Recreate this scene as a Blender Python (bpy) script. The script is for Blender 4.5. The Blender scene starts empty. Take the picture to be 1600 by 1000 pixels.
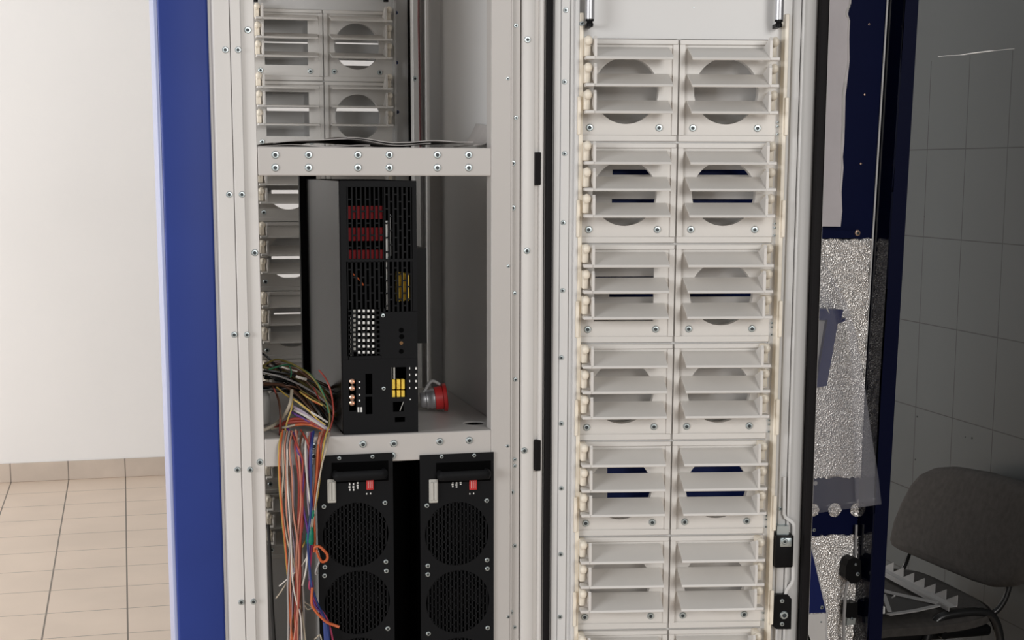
import bpy, bmesh, math, random
from mathutils import Vector, Matrix
random.seed(7)
SC = bpy.context.scene
COL = SC.collection

# ------------------------------------------------------------------ camera
F, CX, CY, H = 2350.0, 800.0, 640.0, 1.55          # focal length and principal point in px of a 1600x1000 frame, eye height
CAM = Vector((0.0, 0.0, H))
DEPTH = Vector((189 - CX, 265 - CY, F)).normalized()
DOWN = Vector((765 - CX, 15367 - CY, F)).normalized()
DOWN = (DOWN - DEPTH * DEPTH.dot(DOWN)).normalized()
RIGHT = DOWN.cross(DEPTH)
ROT = Matrix((RIGHT, DEPTH, -DOWN))                 # camera axes -> world axes
cam_data = bpy.data.cameras.new('camera')
cam = bpy.data.objects.new('camera', cam_data)
COL.objects.link(cam)
cx_, cy_, cz_ = ROT @ Vector((1, 0, 0)), ROT @ Vector((0, -1, 0)), ROT @ Vector((0, 0, -1))
cam.matrix_world = Matrix(((cx_[0], cy_[0], cz_[0], 0), (cx_[1], cy_[1], cz_[1], 0), (cx_[2], cy_[2], cz_[2], H), (0, 0, 0, 1)))
cam_data.sensor_fit = 'HORIZONTAL'
cam_data.sensor_width = 36.0
cam_data.lens = 36.0 * F / 1600.0
cam_data.shift_x = (800 - CX) / 1600.0
cam_data.shift_y = (CY - 500) / 1600.0
cam_data.clip_start = 0.05
SC.camera = cam

# ------------------------------------------------------------------ light and exposure
world = bpy.data.worlds.new('world')
SC.world = world
world.use_nodes = True
bg = world.node_tree.nodes['Background']
bg.inputs[0].default_value = (0.97, 0.98, 1.0, 1)
bg.inputs[1].default_value = 0.27


def area(name, loc, target, sx, sy, power, color=(1, 1, 1)):
    l = bpy.data.lights.new(name, 'AREA')
    l.shape = 'RECTANGLE'
    l.size, l.size_y, l.energy, l.color = sx, sy, power, color
    o = bpy.data.objects.new(name, l)
    COL.objects.link(o)
    o.location = loc
    o.rotation_euler = (Vector(target) - Vector(loc)).to_track_quat('-Z', 'Y').to_euler()
    return o


area('fill_light_front', (1.45, -3.1, 2.7), (0.62, 2.6, 1.15), 1.5, 1.6, 104, (1.0, 0.975, 0.945))  # added frontal fill, no window known there
area('window_light_left', (-4.6, -0.6, 1.9), (0.9, 2.5, 1.3), 2.4, 1.8, 150, (0.98, 0.985, 1.0))
area('window_light_side', (-4.2, 4.6, 2.2), (0.3, 6.2, 1.0), 2.6, 1.8, 200, (1.0, 0.98, 0.955))
SC.view_settings.view_transform = 'Standard'
SC.view_settings.look = 'None'
SC.view_settings.gamma = 1.0
SC.view_settings.use_curve_mapping = False
SC.view_settings.exposure = 0.0
SC.cycles.max_bounces = 10
SC.cycles.diffuse_bounces = 6
SC.cycles.use_denoising = True

# ------------------------------------------------------------------ helpers


def ray(px, py):
    return ROT @ Vector((px - CX, py - CY, F))


def PY(px, py, Y):
    v = ray(px, py)
    return CAM + v * (Y / v.y)


def PX(px, py, X):
    v = ray(px, py)
    return CAM + v * (X / v.x)


def PZ(px, py, Z):
    v = ray(px, py)
    return CAM + v * ((Z - H) / v.z)


WM = {}


def link(o, parent=None, mw=None):
    mw = mw if mw is not None else Matrix.Identity(4)
    if o.name not in COL.objects:
        COL.objects.link(o)
    WM[o.name] = mw.copy()
    if parent is not None:
        o.parent = parent
        o.matrix_parent_inverse = WM[parent.name].inverted()
    o.matrix_basis = mw
    return o


def tag(o, label=None, cat=None, group=None, kind=None):
    if label: o['label'] = label
    if cat: o['category'] = cat
    if group: o['group'] = group
    if kind: o['kind'] = kind
    return o


def thing(name, loc, label, cat, group=None):
    o = bpy.data.objects.new(name, None)
    o.empty_display_size = 0.05
    link(o, None, Matrix.Translation(Vector(loc)))
    return tag(o, label, cat, group)


def copy_tree(o, parent, mw):
    """copy of a part and its sub-parts placed at world matrix mw"""
    c = o.copy()
    COL.objects.link(c)
    WM[c.name] = mw.copy()
    c.parent = parent
    if parent is not None:
        c.matrix_parent_inverse = WM[parent.name].inverted()
    c.matrix_basis = mw
    rel = mw @ WM[o.name].inverted()
    for ch in [k for k in COL.objects if k.parent == o]:
        copy_tree(ch, c, rel @ WM[ch.name])
    return c


class MB:
    def __init__(self):
        self.bm = bmesh.new()

    def _t(self, verts, M):
        if M is not None:
            bmesh.ops.transform(self.bm, matrix=M, verts=verts)

    def box(self, x0, x1, y0, y1, z0, z1, bevel=0.0, seg=2, M=None):
        vs = [self.bm.verts.new((x, y, z)) for x in (x0, x1) for y in (y0, y1) for z in (z0, z1)]
        fs = [(0, 1, 3, 2), (4, 6, 7, 5), (0, 4, 5, 1), (2, 3, 7, 6), (0, 2, 6, 4), (1, 5, 7, 3)]
        faces = [self.bm.faces.new([vs[i] for i in f]) for f in fs]
        if bevel > 0:
            es = list({e for f in faces for e in f.edges})
            r = bmesh.ops.bevel(self.bm, geom=es, offset=bevel, segments=seg, profile=0.5, affect='EDGES')
            vs = list({v for f in r['faces'] for v in f.verts} | {v for f in faces if f.is_valid for v in f.verts})
        self._t(vs, M)
        return self

    def tube(self, pts, r, seg=8, smooth_n=0, cap=True, flat=1.0):
        pts = [Vector(p) for p in pts]
        if smooth_n:
            pts = catmull(pts, smooth_n)
        n = len(pts)
        rs = r if isinstance(r, (list, tuple)) else None
        prev = None
        rings = []
        nrm = None
        for i, p in enumerate(pts):
            t = (pts[min(i + 1, n - 1)] - pts[max(i - 1, 0)])
            t = t.normalized() if t.length > 1e-9 else Vector((0, 0, 1))
            if nrm is None:
                a = Vector((0, 1, 0)) if abs(t.y) < 0.9 else Vector((1, 0, 0))
                nrm = (a - t * a.dot(t)).normalized()
            else:
                nrm = (nrm - t * nrm.dot(t))
                nrm = nrm.normalized() if nrm.length > 1e-9 else Vector((0, 1, 0))
            b = t.cross(nrm)
            rr = r if rs is None else rs[min(i * len(rs) // n, len(rs) - 1)]
            rings.append([self.bm.verts.new(p + nrm * (math.cos(2 * math.pi * k / seg) * rr * flat) + b * (math.sin(2 * math.pi * k / seg) * rr)) for k in range(seg)])
        for i in range(n - 1):
            for k in range(seg):
                self.bm.faces.new((rings[i][k], rings[i][(k + 1) % seg], rings[i + 1][(k + 1) % seg], rings[i + 1][k]))
        if cap:
            self.bm.faces.new(rings[0][::-1])
            self.bm.faces.new(rings[-1])
        return self

    def lathe(self, prof, seg=16, M=None):
        """prof: (radius, height) revolved about local Z"""
        rings = []
        allv = []
        for (r, z) in prof:
            if r < 1e-6:
                v = self.bm.verts.new((0, 0, z)); rings.append([v]); allv.append(v)
            else:
                ring = [self.bm.verts.new((r * math.cos(2 * math.pi * k / seg), r * math.sin(2 * math.pi * k / seg), z)) for k in range(seg)]
                rings.append(ring); allv += ring
        for a, b in zip(rings, rings[1:]):
            for k in range(seg):
                k2 = (k + 1) % seg
                if len(a) == 1 and len(b) == 1: continue
                if len(a) == 1: self.bm.faces.new((a[0], b[k], b[k2]))
                elif len(b) == 1: self.bm.faces.new((a[k], a[k2], b[0]))
                else: self.bm.faces.new((a[k], a[k2], b[k2], b[k]))
        self._t(allv, M)
        return self

    def prism(self, poly, vec):
        vec = Vector(vec)
        a = [self.bm.verts.new(Vector(p)) for p in poly]
        b = [self.bm.verts.new(Vector(p) + vec) for p in poly]
        n = len(a)
        self.bm.faces.new(a[::-1])
        self.bm.faces.new(b)
        for i in range(n):
            self.bm.faces.new((a[i], a[(i + 1) % n], b[(i + 1) % n], b[i]))
        return self

    def ball(self, c, r, seg=12, sc=(1, 1, 1)):
        M = Matrix.Translation(Vector(c)) @ Matrix.Diagonal((sc[0], sc[1], sc[2], 1))
        bmesh.ops.create_uvsphere(self.bm, u_segments=seg, v_segments=max(6, seg // 2 + 2), radius=r, matrix=M)
        return self

    def add_mesh(self, me, M=None):
        if M is not None:
            me.transform(M)
        self.bm.from_mesh(me)
        bpy.data.meshes.remove(me)
        return self

    def build(self, name, mat, parent=None, mw=None, smooth=None):
        bmesh.ops.recalc_face_normals(self.bm, faces=self.bm.faces[:])
        me = bpy.data.meshes.new(name)
        self.bm.to_mesh(me)
        self.bm.free()
        me.materials.append(mat)
        if smooth is not None:
            for p in me.polygons: p.use_smooth = True
            try:
                me.set_sharp_from_angle(angle=math.radians(smooth))
            except Exception:
                pass
        o = bpy.data.objects.new(name, me)
        return link(o, parent, mw)


def catmull(pts, n):
    out = []
    P = [pts[0] * 2 - pts[1]] + list(pts) + [pts[-1] * 2 - pts[-2]]
    for i in range(1, len(P) - 2):
        a, b, c, d = P[i - 1], P[i], P[i + 1], P[i + 2]
        for k in range(n):
            t = k / n
            out.append(0.5 * ((2 * b) + (c - a) * t + (2 * a - 5 * b + 4 * c - d) * t * t + (3 * b - a - 3 * c + d) * t ** 3))
    out.append(pts[-1].copy())
    return out


def plate_mesh(outline, holes, thick):
    """2D outline and holes in (x, z); a plate whose front face is at y=0 and that goes back to y=thick"""
    cu = bpy.data.curves.new('plate', 'CURVE')
    cu.dimensions = '2D'
    cu.fill_mode = 'BOTH'
    cu.extrude = thick / 2
    for loop in [outline] + list(holes):
        s = cu.splines.new('POLY')
        s.points.add(len(loop) - 1)
        for p, q in zip(s.points, loop):
            p.co = (q[0], q[1], 0, 1)
        s.use_cyclic_u = True
    o = bpy.data.objects.new('plate', cu)
    COL.objects.link(o)
    dg = bpy.context.evaluated_depsgraph_get()
    me = bpy.data.meshes.new_from_object(o.evaluated_get(dg))
    bpy.data.objects.remove(o)
    bpy.data.curves.remove(cu)
    me.materials.clear()
    me.transform(Matrix(((1, 0, 0, 0), (0, 0, -1, thick / 2), (0, 1, 0, 0), (0, 0, 0, 1))))
    return me


def circle(cx, cz, r, n=40):
    return [(cx + r * math.cos(2 * math.pi * k / n), cz + r * math.sin(2 * math.pi * k / n)) for k in range(n)]


def rect(x0, x1, z0, z1):
    return [(x0, z0), (x1, z0), (x1, z1), (x0, z1)]


# ------------------------------------------------------------------ materials
def mat(name, col, rough=0.5, metal=0.0, noise=0.0, nscale=30.0, bump=0.0, bscale=200.0, spec=None, coat=0.0):
    m = bpy.data.materials.new(name)
    m.use_nodes = True
    nt = m.node_tree
    b = nt.nodes['Principled BSDF']
    b.inputs['Base Color'].default_value = (*col, 1)
    b.inputs['Roughness'].default_value = rough
    b.inputs['Metallic'].default_value = metal
    if spec is not None: b.inputs['Specular IOR Level'].default_value = spec
    if coat: b.inputs['Coat Weight'].default_value = coat
    tc = nt.nodes.new('ShaderNodeTexCoord')
    if noise > 0:
        n = nt.nodes.new('ShaderNodeTexNoise')
        n.inputs['Scale'].default_value = nscale
        n.inputs['Detail'].default_value = 4
        nt.links.new(tc.outputs['Object'], n.inputs['Vector'])
        r = nt.nodes.new('ShaderNodeValToRGB')
        r.color_ramp.elements[0].color = (*[c * (1 - noise) for c in col], 1)
        r.color_ramp.elements[1].color = (*[min(1, c * (1 + noise)) for c in col], 1)
        r.color_ramp.elements[0].position = 0.3
        r.color_ramp.elements[1].position = 0.7
        nt.links.new(n.outputs['Fac'], r.inputs['Fac'])
        nt.links.new(r.outputs['Color'], b.inputs['Base Color'])
    if bump > 0:
        n2 = nt.nodes.new('ShaderNodeTexNoise')
        n2.inputs['Scale'].default_value = bscale
        nt.links.new(tc.outputs['Object'], n2.inputs['Vector'])
        bp = nt.nodes.new('ShaderNodeBump')
        bp.inputs['Strength'].default_value = bump
        bp.inputs['Distance'].default_value = 0.002
        nt.links.new(n2.outputs['Fac'], bp.inputs['Height'])
        nt.links.new(bp.outputs['Normal'], b.inputs['Normal'])
    return m


M = {}
M['white'] = mat('white_powder_coat', (0.70, 0.68, 0.655), 0.42, noise=0.015, nscale=8, bump=0.05, bscale=900)
M['white_shaded'] = mat('shaded_white_powder_coat', (0.54, 0.515, 0.49), 0.42, noise=0.015, nscale=8)  # white coat darkened: recess shade on rails and right post put into colour
M['grey_sheet'] = mat('grey_white_sheet', (0.66, 0.655, 0.645), 0.4, noise=0.015, nscale=6)
M['vent'] = mat('white_vent_plastic', (0.69, 0.665, 0.63), 0.38, noise=0.01)
M['ivory'] = mat('ivory_plastic', (0.86, 0.79, 0.67), 0.35)
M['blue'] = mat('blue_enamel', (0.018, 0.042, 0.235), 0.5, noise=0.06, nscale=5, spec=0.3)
M['lilac'] = mat('blue_enamel_lit', (0.36, 0.40, 0.60), 0.35)  # blue post's lit side: window sheen put into the colour
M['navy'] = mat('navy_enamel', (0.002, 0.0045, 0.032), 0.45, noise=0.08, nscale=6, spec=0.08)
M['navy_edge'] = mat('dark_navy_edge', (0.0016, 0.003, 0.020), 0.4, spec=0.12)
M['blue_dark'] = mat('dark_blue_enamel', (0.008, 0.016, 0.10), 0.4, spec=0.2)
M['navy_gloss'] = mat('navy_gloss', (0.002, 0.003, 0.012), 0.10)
M['black'] = mat('black_powder_coat', (0.0085, 0.0088, 0.0098), 0.55, bump=0.05, bscale=900, spec=0.10)
M['blackp'] = mat('black_plastic', (0.005, 0.005, 0.0055), 0.4, spec=0.12)
M['void'] = mat('black_interior', (0.0008, 0.0008, 0.0009), 0.8, spec=0.05)
M['gasket'] = mat('black_rubber', (0.008, 0.007, 0.0075), 0.6, spec=0.12)
M['zinc'] = mat('zinc_plated_steel', (0.50, 0.56, 0.57), 0.36, 1.0)
M['socket'] = mat('dark_screw_socket', (0.06, 0.07, 0.075), 0.5, 0.6)
M['chrome'] = mat('bright_metal', (0.60, 0.60, 0.62), 0.36, 0.8)
M['steel'] = mat('satin_steel_sheet', (0.085, 0.082, 0.082), 0.25, 1.0, noise=0.12, nscale=4)
M['brass'] = mat('pale_copper', (0.75, 0.52, 0.40), 0.3, 1.0)
M['red'] = mat('dark_red_plastic', (0.17, 0.004, 0.007), 0.6, spec=0.15)
M['redlight'] = mat('red_plastic', (0.55, 0.03, 0.03), 0.35)
M['yellow'] = mat('yellow_tape', (0.75, 0.52, 0.06), 0.5, noise=0.2, nscale=120)
M['mark'] = mat('white_print', (0.72, 0.72, 0.70), 0.6)
M['conn'] = mat('connector_grey', (0.50, 0.49, 0.45), 0.4)
M['paper'] = mat('grey_paper', (0.50, 0.47, 0.45), 0.8, noise=0.08, nscale=14)
M['fabric'] = mat('grey_brown_fabric', (0.052, 0.047, 0.043), 0.95, noise=0.18, nscale=60, bump=0.5, bscale=900)
M['tube'] = mat('black_tube_steel', (0.012, 0.012, 0.012), 0.3)
M['comb'] = mat('grey_sheet_metal', (0.36, 0.355, 0.35), 0.45)
M['whitebox'] = mat('white_plastic', (0.72, 0.70, 0.66), 0.4)
M['foam'] = mat('lilac_white_foam', (0.60, 0.56, 0.57), 0.6, noise=0.04, nscale=20, bump=0.4, bscale=60)
WIRE_COL = {'beige': (0.46, 0.40, 0.31), 'grey': (0.30, 0.28, 0.27), 'brown': (0.10, 0.045, 0.025), 'black': (0.004, 0.004, 0.004),
            'purple': (0.10, 0.03, 0.20), 'red': (0.33, 0.05, 0.035), 'white': (0.62, 0.58, 0.53), 'blue': (0.022, 0.045, 0.19),
            'orange': (0.55, 0.12, 0.04), 'yellow': (0.60, 0.42, 0.10), 'magenta': (0.45, 0.06, 0.14), 'green': (0.03, 0.16, 0.08),
            'olive': (0.16, 0.13, 0.03), 'lilac': (0.38, 0.32, 0.40), 'salmon': (0.50, 0.22, 0.15), 'darkred': (0.10, 0.02, 0.02)}
for k, c in WIRE_COL.items():
    M['w_' + k] = mat(k + '_insulation', c, 0.42)
M['tape'] = mat('green_tape', (0.0, 0.20, 0.12), 0.4)

# foil: crinkled metal
m = bpy.data.materials.new('crinkled_foil'); m.use_nodes = True
nt = m.node_tree; b = nt.nodes['Principled BSDF']
b.inputs['Base Color'].default_value = (0.80, 0.77, 0.74, 1); b.inputs['Metallic'].default_value = 0.65; b.inputs['Roughness'].default_value = 0.30
tc = nt.nodes.new('ShaderNodeTexCoord'); v = nt.nodes.new('ShaderNodeTexVoronoi'); v.inputs['Scale'].default_value = 300
n = nt.nodes.new('ShaderNodeTexNoise'); n.inputs['Scale'].default_value = 130; n.inputs['Detail'].default_value = 5
ad = nt.nodes.new('ShaderNodeMath'); ad.operation = 'ADD'
bp = nt.nodes.new('ShaderNodeBump'); bp.inputs['Strength'].default_value = 0.6; bp.inputs['Distance'].default_value = 0.003
nt.links.new(tc.outputs['Object'], v.inputs['Vector']); nt.links.new(tc.outputs['Object'], n.inputs['Vector'])
nt.links.new(v.outputs['Distance'], ad.inputs[0]); nt.links.new(n.outputs['Fac'], ad.inputs[1])
nt.links.new(ad.outputs[0], bp.inputs['Height']); nt.links.new(bp.outputs['Normal'], b.inputs['Normal'])
M['foil'] = m

# clear film
m = bpy.data.materials.new('clear_film'); m.use_nodes = True
nt = m.node_tree
for nd in list(nt.nodes): nt.nodes.remove(nd)
out = nt.nodes.new('ShaderNodeOutputMaterial'); mix = nt.nodes.new('ShaderNodeMixShader'); tr = nt.nodes.new('ShaderNodeBsdfTransparent'); pr = nt.nodes.new('ShaderNodeBsdfPrincipled')
pr.inputs['Base Color'].default_value = (0.56, 0.56, 0.62, 1); pr.inputs['Roughness'].default_value = 0.15
mix.inputs[0].default_value = 0.115
nt.links.new(tr.outputs[0], mix.inputs[1]); nt.links.new(pr.outputs[0], mix.inputs[2]); nt.links.new(mix.outputs[0], out.inputs[0])
M['film'] = m


def tiled(name, tile, grout, axes, size, off, width, rough, zmax=None, noise=0.05, nscale=3.0, edge=0.7):
    """tiles with straight joints: axes = indices of the two object axes"""
    m = bpy.data.materials.new(name); m.use_nodes = True
    nt = m.node_tree; b = nt.nodes['Principled BSDF']
    b.inputs['Roughness'].default_value = rough
    b.inputs['Specular IOR Level'].default_value = 0.25
    tc = nt.nodes.new('ShaderNodeTexCoord'); sp = nt.nodes.new('ShaderNodeSeparateXYZ')
    nt.links.new(tc.outputs['Object'], sp.inputs[0])

    def mth(op, a, bb=None):
        q = nt.nodes.new('ShaderNodeMath'); q.operation = op
        for i, val in enumerate((a, bb)):
            if val is None: continue
            if isinstance(val, (int, float)): q.inputs[i].default_value = val
            else: nt.links.new(val, q.inputs[i])
        return q.outputs[0]
    masks = []
    for a, s, o in zip(axes, size, off):
        t = mth('DIVIDE', mth('SUBTRACT', sp.outputs[a], o), s)
        f = mth('FRACT', mth('ADD', t, 100.5))
        dist = mth('MULTIPLY', mth('ABSOLUTE', mth('SUBTRACT', f, 0.5)), s)
        masks.append(mth('LESS_THAN', dist, width[len(masks)] / 2))
    mk = mth('MAXIMUM', masks[0], masks[1])
    if zmax is not None:
        mk = mth('MULTIPLY', mk, mth('LESS_THAN', sp.outputs[2], zmax))
    n = nt.nodes.new('ShaderNodeTexNoise'); n.inputs['Scale'].default_value = nscale; n.inputs['Detail'].default_value = 5
    nt.links.new(tc.outputs['Object'], n.inputs['Vector'])
    r = nt.nodes.new('ShaderNodeValToRGB')
    r.color_ramp.elements[0].position, r.color_ramp.elements[1].position = 0.3, 0.7
    r.color_ramp.elements[0].color = (*[c * (1 - noise) for c in tile], 1)
    r.color_ramp.elements[1].color = (*[c * (1 + noise) for c in tile], 1)
    nt.links.new(n.outputs['Fac'], r.inputs['Fac'])
    mx = nt.nodes.new('ShaderNodeMix'); mx.data_type = 'RGBA'
    nt.links.new(mk, mx.inputs['Factor']); nt.links.new(r.outputs['Color'], mx.inputs['A'])
    mx.inputs['B'].default_value = (*grout, 1)
    nt.links.new(mx.outputs['Result'], b.inputs['Base Color'])
    return m


M['floor'] = tiled('beige_floor_tile', (0.74, 0.61, 0.50), (0.20, 0.165, 0.135), (0, 1), (0.278, 0.301), (-0.0358, 7.79), (0.006, 0.004), 0.45, noise=0.05)
M['skirt'] = tiled('beige_skirting_tile', (0.55, 0.47, 0.40), (0.25, 0.21, 0.18), (0, 2), (0.278, 3.0), (-0.0358, 1.5), (0.006, 0.001), 0.5, noise=0.08, nscale=6)
M['walltile'] = tiled('grey_wall_tile', (0.074, 0.081, 0.083), (0.026, 0.027, 0.028), (1, 2), (0.205, 0.25), (3.752, 1.612), (0.0035, 0.003), 0.32, zmax=1.86, noise=0.03)
M['wallpaint'] = mat('white_wall_paint', (0.82, 0.81, 0.80), 0.75, noise=0.012, nscale=2, bump=0.15, bscale=60)

# ------------------------------------------------------------------ the room
YB, XR = 7.79, 2.25
tag(MB().box(-6, XR + 0.1, -4, YB + 0.1, -0.1, 0).build('floor', M['floor']), 'beige square floor tiles with dark joints', kind='structure')
tag(MB().box(-6, XR + 0.1, YB, YB + 0.1, 0, 3.2).build('wall_back', M['wallpaint']), 'white painted back wall', kind='structure')
tag(MB().box(XR, XR + 0.1, -4, YB, 0, 3.2).build('wall_right', M['walltile']), 'grey tiled right wall', kind='structure')
tag(MB().box(-6, XR, YB - 0.012, YB, 0, 0.096, 0.003).build('baseboard_back', M['skirt']), 'beige tile skirting at the foot of the white wall', kind='structure')
# scratch left in the tiled wall's top edge: a thin chipped white line
mb = MB()
pts = [PX(x, y, XR - 0.0012) for x, y in ((1466, 88.5), (1480, 87), (1500, 86), (1520, 83), (1545, 80), (1570, 77.5), (1585, 76))]
mb.tube(pts, [0.0008, 0.0006, 0.0016, 0.0018, 0.0006, 0.0005], 5, 3)
tag(mb.build('trim_1', M['wallpaint'], smooth=40), 'thin white scratch along the top edge of the wall tiles', kind='structure')

mb = MB()
for x, y, r in ((1433, 651, .003), (1508, 683, .002), (1518.5, 684.5, .0035), (1430, 718, .003), (1444, 339, .0015)):
    p = PX(x, y, XR - 0.0008)
    mb.lathe([(r, 0), (r * .6, .0006), (0, .0006)], 8, Matrix.Translation(p) @ Matrix.Rotation(math.radians(-90), 4, 'Y'))
tag(mb.build('trim_2', mat('dark_chips', (.02, .02, .02), .8)), 'small dark chips and drill holes in the wall tiles', kind='structure')

# ------------------------------------------------------------------ the cabinet
YF = 2.45                      # front plane
YR = 3.65                      # rear door inner face
Z2 = 1.114                     # top of the lower shelf
Z1 = 1.5868                    # top of the upper shelf
CAB = thing('electrical_cabinet', (0.415, 3.05, 0), 'tall white electrical cabinet with blue corner post and open louvred door', 'cabinet')


def X(px, Y=YF, py=300):
    return PY(px, py, Y).x


# screw prototypes (axis along -y)
RX = Matrix.Rotation(math.radians(90), 4, 'X')


def screw_mesh(r, h=None):
    h = h or r * 0.5
    mb = MB()
    mb.lathe([(r, 0), (r, h * 0.35), (r * 0.82, h * 0.75), (r * 0.5, h * 0.8), (r * 0.42, h * 0.2), (0, h * 0.2)], 12, RX)
    o = mb.build('screw', M['zinc'], smooth=35)
    me = o.data
    me.materials.append(M['socket'])
    for p in me.polygons:
        if all((Vector((me.vertices[i].co.x, 0, me.vertices[i].co.z))).length < r * 0.52 for i in p.vertices):
            p.material_index = 1
    bpy.data.objects.remove(o)
    return me


SCREW = {}


def screw(p, r, parent, mw=None, mt=None):
    key = (round(r, 4), mt)
    if key not in SCREW:
        SCREW[key] = screw_mesh(r)
        if mt: SCREW[key].materials[0] = M[mt]
    o = bpy.data.objects.new('screw', SCREW[key])
    base = mw if mw is not None else Matrix.Identity(4)
    return link(o, parent, base @ Matrix.Translation(Vector(p)))


ZT, ZB = 2.12, 0.06
# blue corner post on the left
mb = MB().box(0.0632, 0.1396, YF - 0.004, YF + 0.33, ZB, ZT, 0.004, 3)
mb.build('corner_post', M['blue'], CAB, smooth=40)['label'] = 'blue corner post'
MB().box(0.0575, 0.0640, YF + 0.002, YF + 0.30, ZB, ZT, 0.002, 2).build('lit_side', M['lilac'], CAB, smooth=40)['label'] = 'left side of the blue post, its light painted pale lilac'  # added strip painting the light on the post's left side
# left frame: two front strips and a set-back flange
mb = MB()
mb.prism([(0.1400, YF + 0.03, ZB), (0.1400, YF + 0.009, ZB), (0.1412, YF + 0.0065, ZB), (0.1470, YF + 0.0008, ZB), (0.1490, YF, ZB), (0.1722, YF, ZB), (0.1722, YF + 0.03, ZB)], (0, 0, ZT - ZB))
mb.box(0.1732, 0.1905, YF, YF + 0.03, ZB, ZT, 0.0015, 1)
mb.box(0.1895, X(404), YF + 0.006, YF + 0.03, ZB, ZT, 0.001, 1)
mb.box(0.1400, 0.1485, YF + 0.004, YF + 0.33, ZB, ZT)
FL = mb.build('frame_post', M['white'], CAB, smooth=40)
for px, py in ((352, 78), (358, 304), (366, 523), (371, 734), (377, 941), (372, 78), (378, 304), (386, 523), (391, 734), (396, 940)):
    screw(PY(px, py, YF), 0.0050, FL)
for px, py in ((387, 47), (398, 395), (406, 722)):
    screw(PY(px, py, YF + 0.006), 0.0055, FL)
# right frame: post, set-back perforated strip, hinge stile with folds
mb = MB()
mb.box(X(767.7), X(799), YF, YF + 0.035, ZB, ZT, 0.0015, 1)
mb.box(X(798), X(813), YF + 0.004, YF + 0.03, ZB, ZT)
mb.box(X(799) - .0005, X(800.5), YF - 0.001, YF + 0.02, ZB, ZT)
FP = mb.build('frame_post', M['white_shaded'], CAB, smooth=40)
mb = MB()
mb.box(X(815.5), X(835), YF - 0.003, YF + 0.05, ZB, ZT, 0.003, 2)
mb.box(X(834), X(843), YF + 0.004, YF + 0.05, ZB, ZT)
mb.box(X(842), X(849), YF - 0.004, YF + 0.05, ZB, ZT, 0.003, 2)
FR = mb.build('hinge_stile', M['white'], CAB, smooth=40)
for px, py, r in ((806, 40, .0042), (806, 184, .0042), (801, 255, .006), (801, 325, .006), (804, 458, .004), (805, 593, .0045),
                  (804, 718, .004), (804, 728, .004), (799, 769, .006), (804, 853, .0045), (798, 957, .006), (804, 980, .004)):
    screw(PY(px, py, YF + 0.004), r * 0.85, FP)
for px, py in ((793.5, 123), (794, 416), (793, 697), (794, 964)):
    screw(PY(px, py, YF), 0.003, FP)
for px, py in ((824, 62), (823, 392), (819, 704)):
    screw(PY(px, py, YF - 0.003), 0.0055, FR)
for y0, y1 in ((238, 289), (687, 735)):
    a, bq = PY(840, y0, YF), PY(840, y1, YF)
    MB().box(a.x - 0.0055, a.x + 0.0045, YF - 0.0055, YF + 0.02, bq.z, a.z, 0.001, 1).build('hinge', M['gasket'], CAB)
# shelves with front rails
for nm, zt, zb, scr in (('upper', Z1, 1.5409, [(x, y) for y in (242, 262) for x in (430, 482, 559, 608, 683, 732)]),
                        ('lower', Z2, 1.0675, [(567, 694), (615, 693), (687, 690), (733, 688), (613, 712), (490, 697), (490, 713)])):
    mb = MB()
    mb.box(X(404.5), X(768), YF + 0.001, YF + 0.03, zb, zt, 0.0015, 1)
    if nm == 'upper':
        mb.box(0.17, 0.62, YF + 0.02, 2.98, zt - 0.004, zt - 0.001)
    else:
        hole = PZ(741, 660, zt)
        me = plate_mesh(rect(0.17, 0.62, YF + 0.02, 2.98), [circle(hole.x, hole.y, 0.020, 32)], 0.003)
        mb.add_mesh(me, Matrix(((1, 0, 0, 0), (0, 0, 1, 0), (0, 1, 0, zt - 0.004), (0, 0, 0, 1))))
    sh = mb.build('shelf', M['white_shaded'], CAB, smooth=30)
    for px, py in scr:
        screw(PY(px, py, YF + 0.001), 0.0062, sh)
# side panels, rear posts, top and base
mb = MB()
mb.box(0.6215, 0.6255, YF + 0.035, 2.99, ZB, ZT)
mb.build('side_panel', M['grey_sheet'], CAB)
mb = MB().box(0.598, 0.6255, 2.99, 3.02, ZB, ZT, 0.002, 1)
mb.build('rear_post', M['grey_sheet'], CAB, smooth=40)
MB().box(0.136, 0.140, YF + 0.03, 3.30, Z1, ZT).box(0.136, 0.140, YF + 0.03, 3.56, ZB, Z1).build('side_panel', M['grey_sheet'], CAB)  # unseen left panel, added and gapped to set how much light enters
mb = MB()
mb.box(0.700, 0.704, YF + 0.05, YR + 0.1, ZB, ZT)
mb.box(0.66, 0.70, YF + 0.05, YF + 0.052, ZB, ZT)
mb.build('side_panel', M['grey_sheet'], CAB)
MB().box(0.0640, 0.704, YF, YR + 0.1, ZT, ZT + 0.02).build('top_panel', M['white'], CAB)
MB().box(0.0640, 0.704, YF, YR + 0.1, 0.0, ZB).build('plinth', M['black'], CAB)
mb = MB().box(0.150, 0.6215, YF + 0.02, 3.05, 0.55, 0.57)
mb.build('base_tray', M['black'], CAB)
# rear frame strip with a red lead behind the rear post
mb = MB().box(X(645, 3.55, 100), X(656, 3.55, 100), 3.55, 3.58, ZB, ZT, 0.002, 1)
mb.box(X(655, 3.56, 100), 0.70, 3.58, 3.60, ZB, ZT)
mb.build('rear_frame', M['grey_sheet'], CAB)
screw(PY(648.5, 123, 3.55), 0.006, CAB)
MB().tube([PY(655, -60, 3.5), PY(654, 30, 3.5), PY(655.5, 110, 3.5), PY(656, 180, 3.5), PY(657, 240, 3.5)], 0.0028, 8, 4).build('red_lead', M['w_darkred'], CAB, smooth=60)

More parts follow.
